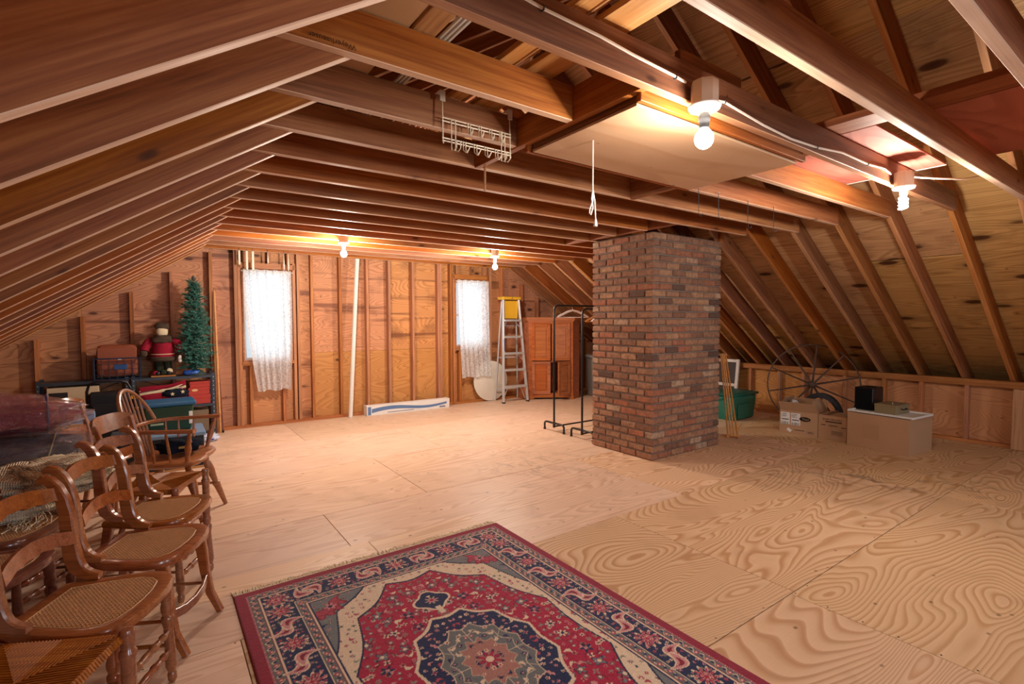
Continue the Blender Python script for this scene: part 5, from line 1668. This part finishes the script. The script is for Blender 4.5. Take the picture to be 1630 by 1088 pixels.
# blanket chest with pale blue top, green bin on it
M_trunkdk = plain('black_trunk_fibre', '1c1e24', .55, .35)
M_ltblue = plain('pale_blue_painted_top', '6f8fb0', .4, .4, var=.08)
TK = thing('blanket_chest', 'black blanket chest with pale blue top behind the Windsor chair', 'chest', (.01, 5.83, 0), 0)
MB().box((0, 0, .155), (.70, .46, .31), ch=.006).obj('trunk_body', M_trunkdk, TK)
MB().box((0, 0, .3275), (.73, .49, .035), ch=.006).obj('trunk_lid', M_ltblue, TK)
MB().box((0, 0, .010), (.71, .47, .02), ch=.002).obj('base_rail', M_plank, TK)
for s in (-1, 1): MB().box((s * .2, -.235, .29), (.04, .012, .06), ch=.003).obj('latch', M_chrome, TK)
GB2 = thing('lidded_bin', 'dark green bin with blue lid on the chest', 'bin', (.09, 5.90, .3455), .04)
tapered_box(.40, .30, .25, .12, .12, .015).obj('bin_body', plain('dark_green_plastic', '15402a', .4, .4, var=.2), GB2)
MB().box((0, 0, .262), (.44, .34, .04), ch=.012).obj('bin_lid', plain('blue_lid_plastic', '1f5a85', .35, .5, var=.1), GB2)
MB().box((.17, -.152, .12), (.03, .004, .12), ch=.001).obj('white_tag', M_white, GB2)
MB().box((-.1, -.150, .08), (.10, .004, .018), ch=.001).obj('script_mark', plain('pale_script_print', 'a7b79a', .6), GB2)
# white and blue plastic bag on the floor
pbg = lump('plastic_bag', (.475, 6.78, .042), (.10, .07, .045), plain('white_blue_film', 'c9d2ea', .25, .6, var=.2), seed=81, amp=.5, fq=3.5, nu=28, nv=16); tag(pbg, 'crumpled white plastic bag with blue print on the floor', 'bag')
MB().box((.02, -.07, .0), (.07, .002, .018), M=Matrix.Rotation(.3, 4, 'Y')).obj('blue_print', plain('violet_blue_print', '3b46b0', .5), pbg)
# tissue-wrapped carton behind the board-seated chair
tc_ = thing('open_carton', 'open carton of mixed goods beside the black case', 'box', (-.62, 6.02, 0), .1)
MB().box((0, 0, .24), (.34, .28, .48), ch=.004).obj('carton_body', M_card, tc_)
MB().box((.02, -.05, .52), (.26, .16, .10), ch=.01).obj('blue_contents', plain('blue_white_packaging', '7e93b8', .4, .4, var=.3, scale=20), tc_)

# poles leaning on the wall
for i, (x0, y0, x1, y1, z1, r, mt, l) in enumerate(((.640, 7.21, .622, 7.31, 1.78, .016, M_dowel, 'tall pale wooden pole leaning beside the shelving'), (.606, 7.255, .602, 7.325, 1.28, .012, M_dowel, 'shorter pale wooden pole leaning against the shelving corner'),
                                                     (.668, 7.20, .650, 7.31, .80, .011, M_chairdk, 'short dark walking cane leaning beside the pale poles'))):
    po = MB().turned((x0, y0, .002), (x1, y1, z1), [(0, r), (.5, r * .95), (.97, r * .8), (1, r * .5)], 10).obj('wooden_pole', mt, None, True)
    tag(po, l, 'pole', 'poles leaning by the shelving')
    MB().lathe([(r * 1.25, 0), (r * 1.25, .03)], 10, Matrix.Translation((x0, y0, .001))).obj('ferrule', M_black if i == 2 else mt, po)

# ================================================================== RUG
RW, RL = 1.59, 2.30
NU, NV = 398, 576                      # cells; pattern drawn for one quarter and mirrored
qa = np.linspace(0, RW / 2, NU // 2 + 1)
qb = np.linspace(0, RL / 2, NV // 2 + 1)
A, B = np.meshgrid(qa, qb, indexing='ij')
lin = lambda h: np.array(S(h)[:3])
cRED, cDKRED, cNAVY, cCREAM, cGREY, cPINK, cROSE, cSAGE, cBROWN = [lin(h) for h in ('ab1a42', '861a34', '1b2650', 'e0cbb2', '74787c', 'cc8f90', 'b04458', '8a9080', '6e4b45')]
Q = np.zeros(A.shape + (3,))
Q[:] = cRED
rg = np.random.RandomState(4)


def paint(mask, c): Q[mask] = c


def flower(cx, cy, r, n, petal, core, edge=None, ph=0.0):
    i0, i1 = np.searchsorted(qa, cx - r * 1.3), np.searchsorted(qa, cx + r * 1.3)
    j0, j1 = np.searchsorted(qb, cy - r * 1.3), np.searchsorted(qb, cy + r * 1.3)
    if i1 <= i0 or j1 <= j0: return
    X, Y = A[i0:i1, j0:j1] - cx, B[i0:i1, j0:j1] - cy
    rr_ = np.hypot(X, Y); th_ = np.arctan2(Y, X)
    lim = r * (.68 + .32 * np.cos(n * th_ + ph))
    sub = Q[i0:i1, j0:j1]
    if edge is not None: sub[rr_ < lim * 1.22] = edge
    sub[rr_ < lim] = petal
    sub[rr_ < r * .34] = core


def blob(cx, cy, rx, ry, ang, c, edge=None):
    r = max(rx, ry) * 1.4
    i0, i1 = np.searchsorted(qa, cx - r), np.searchsorted(qa, cx + r)
    j0, j1 = np.searchsorted(qb, cy - r), np.searchsorted(qb, cy + r)
    if i1 <= i0 or j1 <= j0: return
    X, Y = A[i0:i1, j0:j1] - cx, B[i0:i1, j0:j1] - cy
    u, v = X * math.cos(ang) + Y * math.sin(ang), -X * math.sin(ang) + Y * math.cos(ang)
    v = v - 1.6 * u * u / max(rx, 1e-6) * .5
    e = (u / rx) ** 2 + (v / (ry * (1 - .45 * u / rx))) ** 2
    sub = Q[i0:i1, j0:j1]
    if edge is not None: sub[e < 1.7] = edge
    sub[e < 1] = c


def scatter(step, region, pal, rmin, rmax, jit=.3, edge=None):
    for x in np.arange(step / 2, RW / 2, step):
        for y in np.arange(step / 2, RL / 2, step):
            xx, yy = x + rg.uniform(-jit, jit) * step, y + rg.uniform(-jit, jit) * step
            if not region(xx, yy): continue
            pc, cc = pal[rg.randint(len(pal))]
            k = rg.randint(3) if rmax < .02 else 0
            r = rg.uniform(rmin, rmax)
            if k == 2: blob(xx, yy, r * 1.2, r * .55, rg.uniform(0, 3.14), pc, edge)
            else: flower(xx, yy, r, rg.choice([4, 5, 6, 8]), pc, cc, edge, rg.uniform(0, 3))


U_, V_ = RW / 2 - .297, RL / 2 - .297
thq = np.arctan2(B / V_, A / U_)
rho = np.sqrt((A / U_) ** 2 + (B / V_) ** 2) + .075 * np.abs(np.cos(thq * 6)) - .045
rho_f = lambda x, y: math.hypot(x / U_, y / V_)
thm = np.arctan2(B, A)
med = np.sqrt((A / .27) ** 2 + (B / .375) ** 2) + .085 * np.abs(np.cos(np.arctan2(B / .375, A / .27) * 6)) - .03
med_f = lambda x, y: math.hypot(x / .27, y / .375)
# red field florals
scatter(.040, lambda x, y: rho_f(x, y) < .95 and med_f(x, y) > 1.0, [(cSAGE, cROSE), (cCREAM, cNAVY), (cPINK, cDKRED), (cGREY, cCREAM)], .010, .017)
scatter(.105, lambda x, y: rho_f(x, y) < .92 and med_f(x, y) > 1.08, [(cCREAM, cNAVY), (cGREY, cCREAM), (cNAVY, cPINK)], .022, .028, .22, cNAVY)
vine_ = np.abs(np.sin(A * 46 + 1.6 * np.sin(B * 31)) * np.cos(B * 40 + 1.3 * np.sin(A * 29)))
paint((vine_ < .022) & (rho < .95) & (med > 1.0), cDKRED * .6)
# cream band and spandrels
paint(rho > .93, cNAVY * .8); paint(rho > .945, cCREAM)
scatter(.040, lambda x, y: .97 < rho_f(x, y) < 1.10, [(cROSE, cCREAM), (cSAGE, cNAVY), (cNAVY, cPINK)], .008, .014)
paint(rho > 1.115, cNAVY * .8); paint(rho > 1.13, cGREY)
scatter(.036, lambda x, y: rho_f(x, y) > 1.16, [(cNAVY, cPINK), (cPINK, cNAVY), (cSAGE, cROSE), (cBROWN, cCREAM)], .008, .013)
for k in range(5):
    a_ = .3 + k * .38
    blob(U_ - .02 - .085 * math.cos(a_), V_ - .02 - .10 * math.sin(a_), .040, .022, a_ + 1.2, cROSE, cDKRED)
flower(U_ - .075, V_ - .085, .032, 6, cPINK, cNAVY, cDKRED)
# pendants and medallion
pend = np.hypot(A / .076, (B - .53) / .074) + .14 * np.cos(4 * np.arctan2(B - .53, A) + PI)
paint(pend < 1.16, cCREAM); paint(pend < 1.0, cNAVY)
flower(0, .53, .030, 8, cPINK, cRED, cSAGE); blob(0.0, .57, .012, .008, 0, cCREAM)
paint((A < .012) & (B > .40) & (B < .47), cCREAM)
paint(med < 1.06, cCREAM); paint(med < 1.01, cNAVY)
scatter(.034, lambda x, y: .66 < med_f(x, y) < .95, [(cPINK, cRED), (cCREAM, cRED), (cROSE, cCREAM)], .008, .013)
paint(med < .70, cCREAM * .8); paint(med < .68, cGREY * .85)
scatter(.040, lambda x, y: .40 < med_f(x, y) < .62, [(cNAVY, cPINK), (cCREAM, cRED), (cROSE, cCREAM)], .009, .015)
lob = np.abs(np.sin(thm * 4))
paint((np.abs(med - .55) < .008) | ((lob < .05) & (med > .4) & (med < .68)), cCREAM * .8)
paint(med < .40, cCREAM * .7); paint(med < .385, lin('a9776e'))
scatter(.042, lambda x, y: med_f(x, y) < .34, [(cNAVY, cCREAM), (cDKRED, cCREAM), (cCREAM, cRED)], .008, .015)
flower(0, 0, .05, 8, cRED, cCREAM, cNAVY)
# borders
DU, DV = RW / 2 - A, RL / 2 - B
Dm = np.minimum(DU, DV)
Sc = np.where(DU < DV, B, A)           # running coordinate along the border
bord = Dm < .297
paint(bord, cNAVY * .9)
for d0, d1, c in ((.290, .297, cNAVY), (.283, .290, cCREAM), (.279, .283, cDKRED), (.243, .279, cGREY * .8), (.236, .243, cCREAM), (.232, .236, cNAVY * .6), (.104, .232, cNAVY), (.098, .104, cCREAM), (.094, .098, cDKRED), (.058, .094, cGREY * .75), (.049, .058, cPINK), (0.0, .049, cDKRED * 1.15)):
    paint((Dm >= d0) & (Dm < d1), c)
paint((Dm >= .049) & (Dm < .058) & (np.sin(Sc * 700) > .2), cDKRED)
for dm_, off in ((.261, 0), (.076, .01)):
    z_ = np.abs(Dm - dm_ - .010 * np.sin(Sc * 2 * PI / .05 + off))
    paint(z_ < .0032, cCREAM * .85)
    c1 = np.hypot((np.mod(Sc + off, .05) - .025), Dm - dm_)
    paint(c1 < .0105, cROSE); paint(c1 < .0045, cCREAM)
    c2 = np.hypot((np.mod(Sc + off + .025, .05) - .025), Dm - dm_)
    paint(c2 < .007, cNAVY)


def border_pt(s, d, side):            # side 0: short ends (along a), 1: long sides (along b)
    return (s, RL / 2 - d) if side == 0 else (RW / 2 - d, s)


for side, length in ((0, RW / 2), (1, RL / 2)):
    per = length * 2 / (5 if side == 0 else 8)
    n_ = 6
    for k in range(0, 7):
        s_ = k * per / 1.0 if side == 1 else (k * per)
        if s_ > length - .06: break
        # paisley pair between the rosettes
        for sg in (-1, 1):
            x, y = border_pt(s_ + per / 2 + sg * per * .14, .168 + sg * .012, side)
            if s_ + per / 2 < length - .17:
                ang_ = (0.9 if sg > 0 else 4.0) + (PI / 2 if side else 0)
                blob(x, y, .050, .022, ang_, cPINK, cCREAM); blob(x, y, .028, .010, ang_, cDKRED)
        x, y = border_pt(s_, .168, side)
        if s_ < length - .2:
            flower(x, y, .050, 10, cROSE, cCREAM, cCREAM); flower(x, y, .026, 8, cPINK, cRED, cDKRED)
    for s_ in np.arange(.02, length - .12, .034):
        for d_ in (.118, .142, .196, .218):
            x, y = border_pt(s_ + rg.uniform(-.008, .008), d_ + rg.uniform(-.006, .006), side)
            i_, j_ = min(np.searchsorted(qa, x), len(qa) - 1), min(np.searchsorted(qb, y), len(qb) - 1)
            if np.allclose(Q[i_, j_], cNAVY):
                flower(x, y, rg.uniform(.007, .011), 5, [cSAGE, cPINK, cCREAM, cROSE][rg.randint(4)], cROSE)
flower(RW / 2 - .168, RL / 2 - .168, .052, 10, cROSE, cCREAM, cCREAM); flower(RW / 2 - .168, RL / 2 - .168, .026, 8, cPINK, cRED, cDKRED)

full = np.concatenate([Q[:0:-1], Q], axis=0)
full = np.concatenate([full[:, :0:-1], full], axis=1)      # (NU+1, NV+1, 3)
full = full * rg.uniform(.86, 1.10, full.shape[:2])[..., None]
gx, gy = np.meshgrid(np.linspace(-RW / 2, RW / 2, NU + 1), np.linspace(-RL / 2, RL / 2, NV + 1), indexing='ij')
gz = .011 + rg.uniform(-.0007, .0007, gx.shape) + .0016 * np.sin(gx * 7.0 + 1.3) * np.sin(gy * 5.0)
edge_ = np.minimum(RW / 2 - np.abs(gx), RL / 2 - np.abs(gy))
gz = np.where(edge_ < .001, .001, np.where(edge_ < .005, .0085, gz))
vco = np.stack([gx, gy, gz], -1).reshape(-1, 3)
idx = np.arange((NU + 1) * (NV + 1)).reshape(NU + 1, NV + 1)
fc = np.stack([idx[:-1, :-1], idx[1:, :-1], idx[1:, 1:], idx[:-1, 1:]], -1).reshape(-1, 4)
me = bpy.data.meshes.new('rug_pile')
me.vertices.add(len(vco)); me.vertices.foreach_set('co', vco.ravel())
me.loops.add(fc.size); me.loops.foreach_set('vertex_index', fc.ravel())
me.polygons.add(len(fc)); me.polygons.foreach_set('loop_start', np.arange(0, fc.size, 4)); me.polygons.foreach_set('loop_total', np.full(len(fc), 4))
me.update(calc_edges=True)
ca = me.color_attributes.new('weave', 'FLOAT_COLOR', 'POINT')
ca.data.foreach_set('color', np.concatenate([full.reshape(-1, 3), np.ones((len(vco), 1))], 1).ravel())
me.polygons.foreach_set('use_smooth', np.ones(len(fc), bool))
t = NT('wool_pile')
at = t.n('Attribute', {'attribute_name': 'weave'})
t.bsdf(at.outputs['Color'], .95, .05, t.bump(t.noise(t.n('TexCoord').outputs['Object'], 420, 2), .5, .004), Sheen_Weight=.25)
me.materials.append(t.done())
RUG = thing('oriental_rug', 'fringed red and navy oriental rug with central medallion on floor', 'rug', (1.080, 1.682, .0005), 0)
put('rug_pile', me, RUG)
fb = MB()
for s in (-1, 1):
    for k in range(330):
        x = -RW / 2 + .006 + k * (RW - .012) / 329
        dx_ = random.uniform(-.014, .014); ln = random.uniform(.035, .065)
        fb.tube([(x, s * (RL / 2 - .002), .005), (x + dx_ * .4, s * (RL / 2 + ln * .5), .004), (x + dx_, s * (RL / 2 + ln), .0022)], [.0030, .0030, .0018], 4)
tag(fb.obj('fringe', plain('cream_cotton_fringe', 'dccdb2', .9, .1), RUG), kind='stuff')
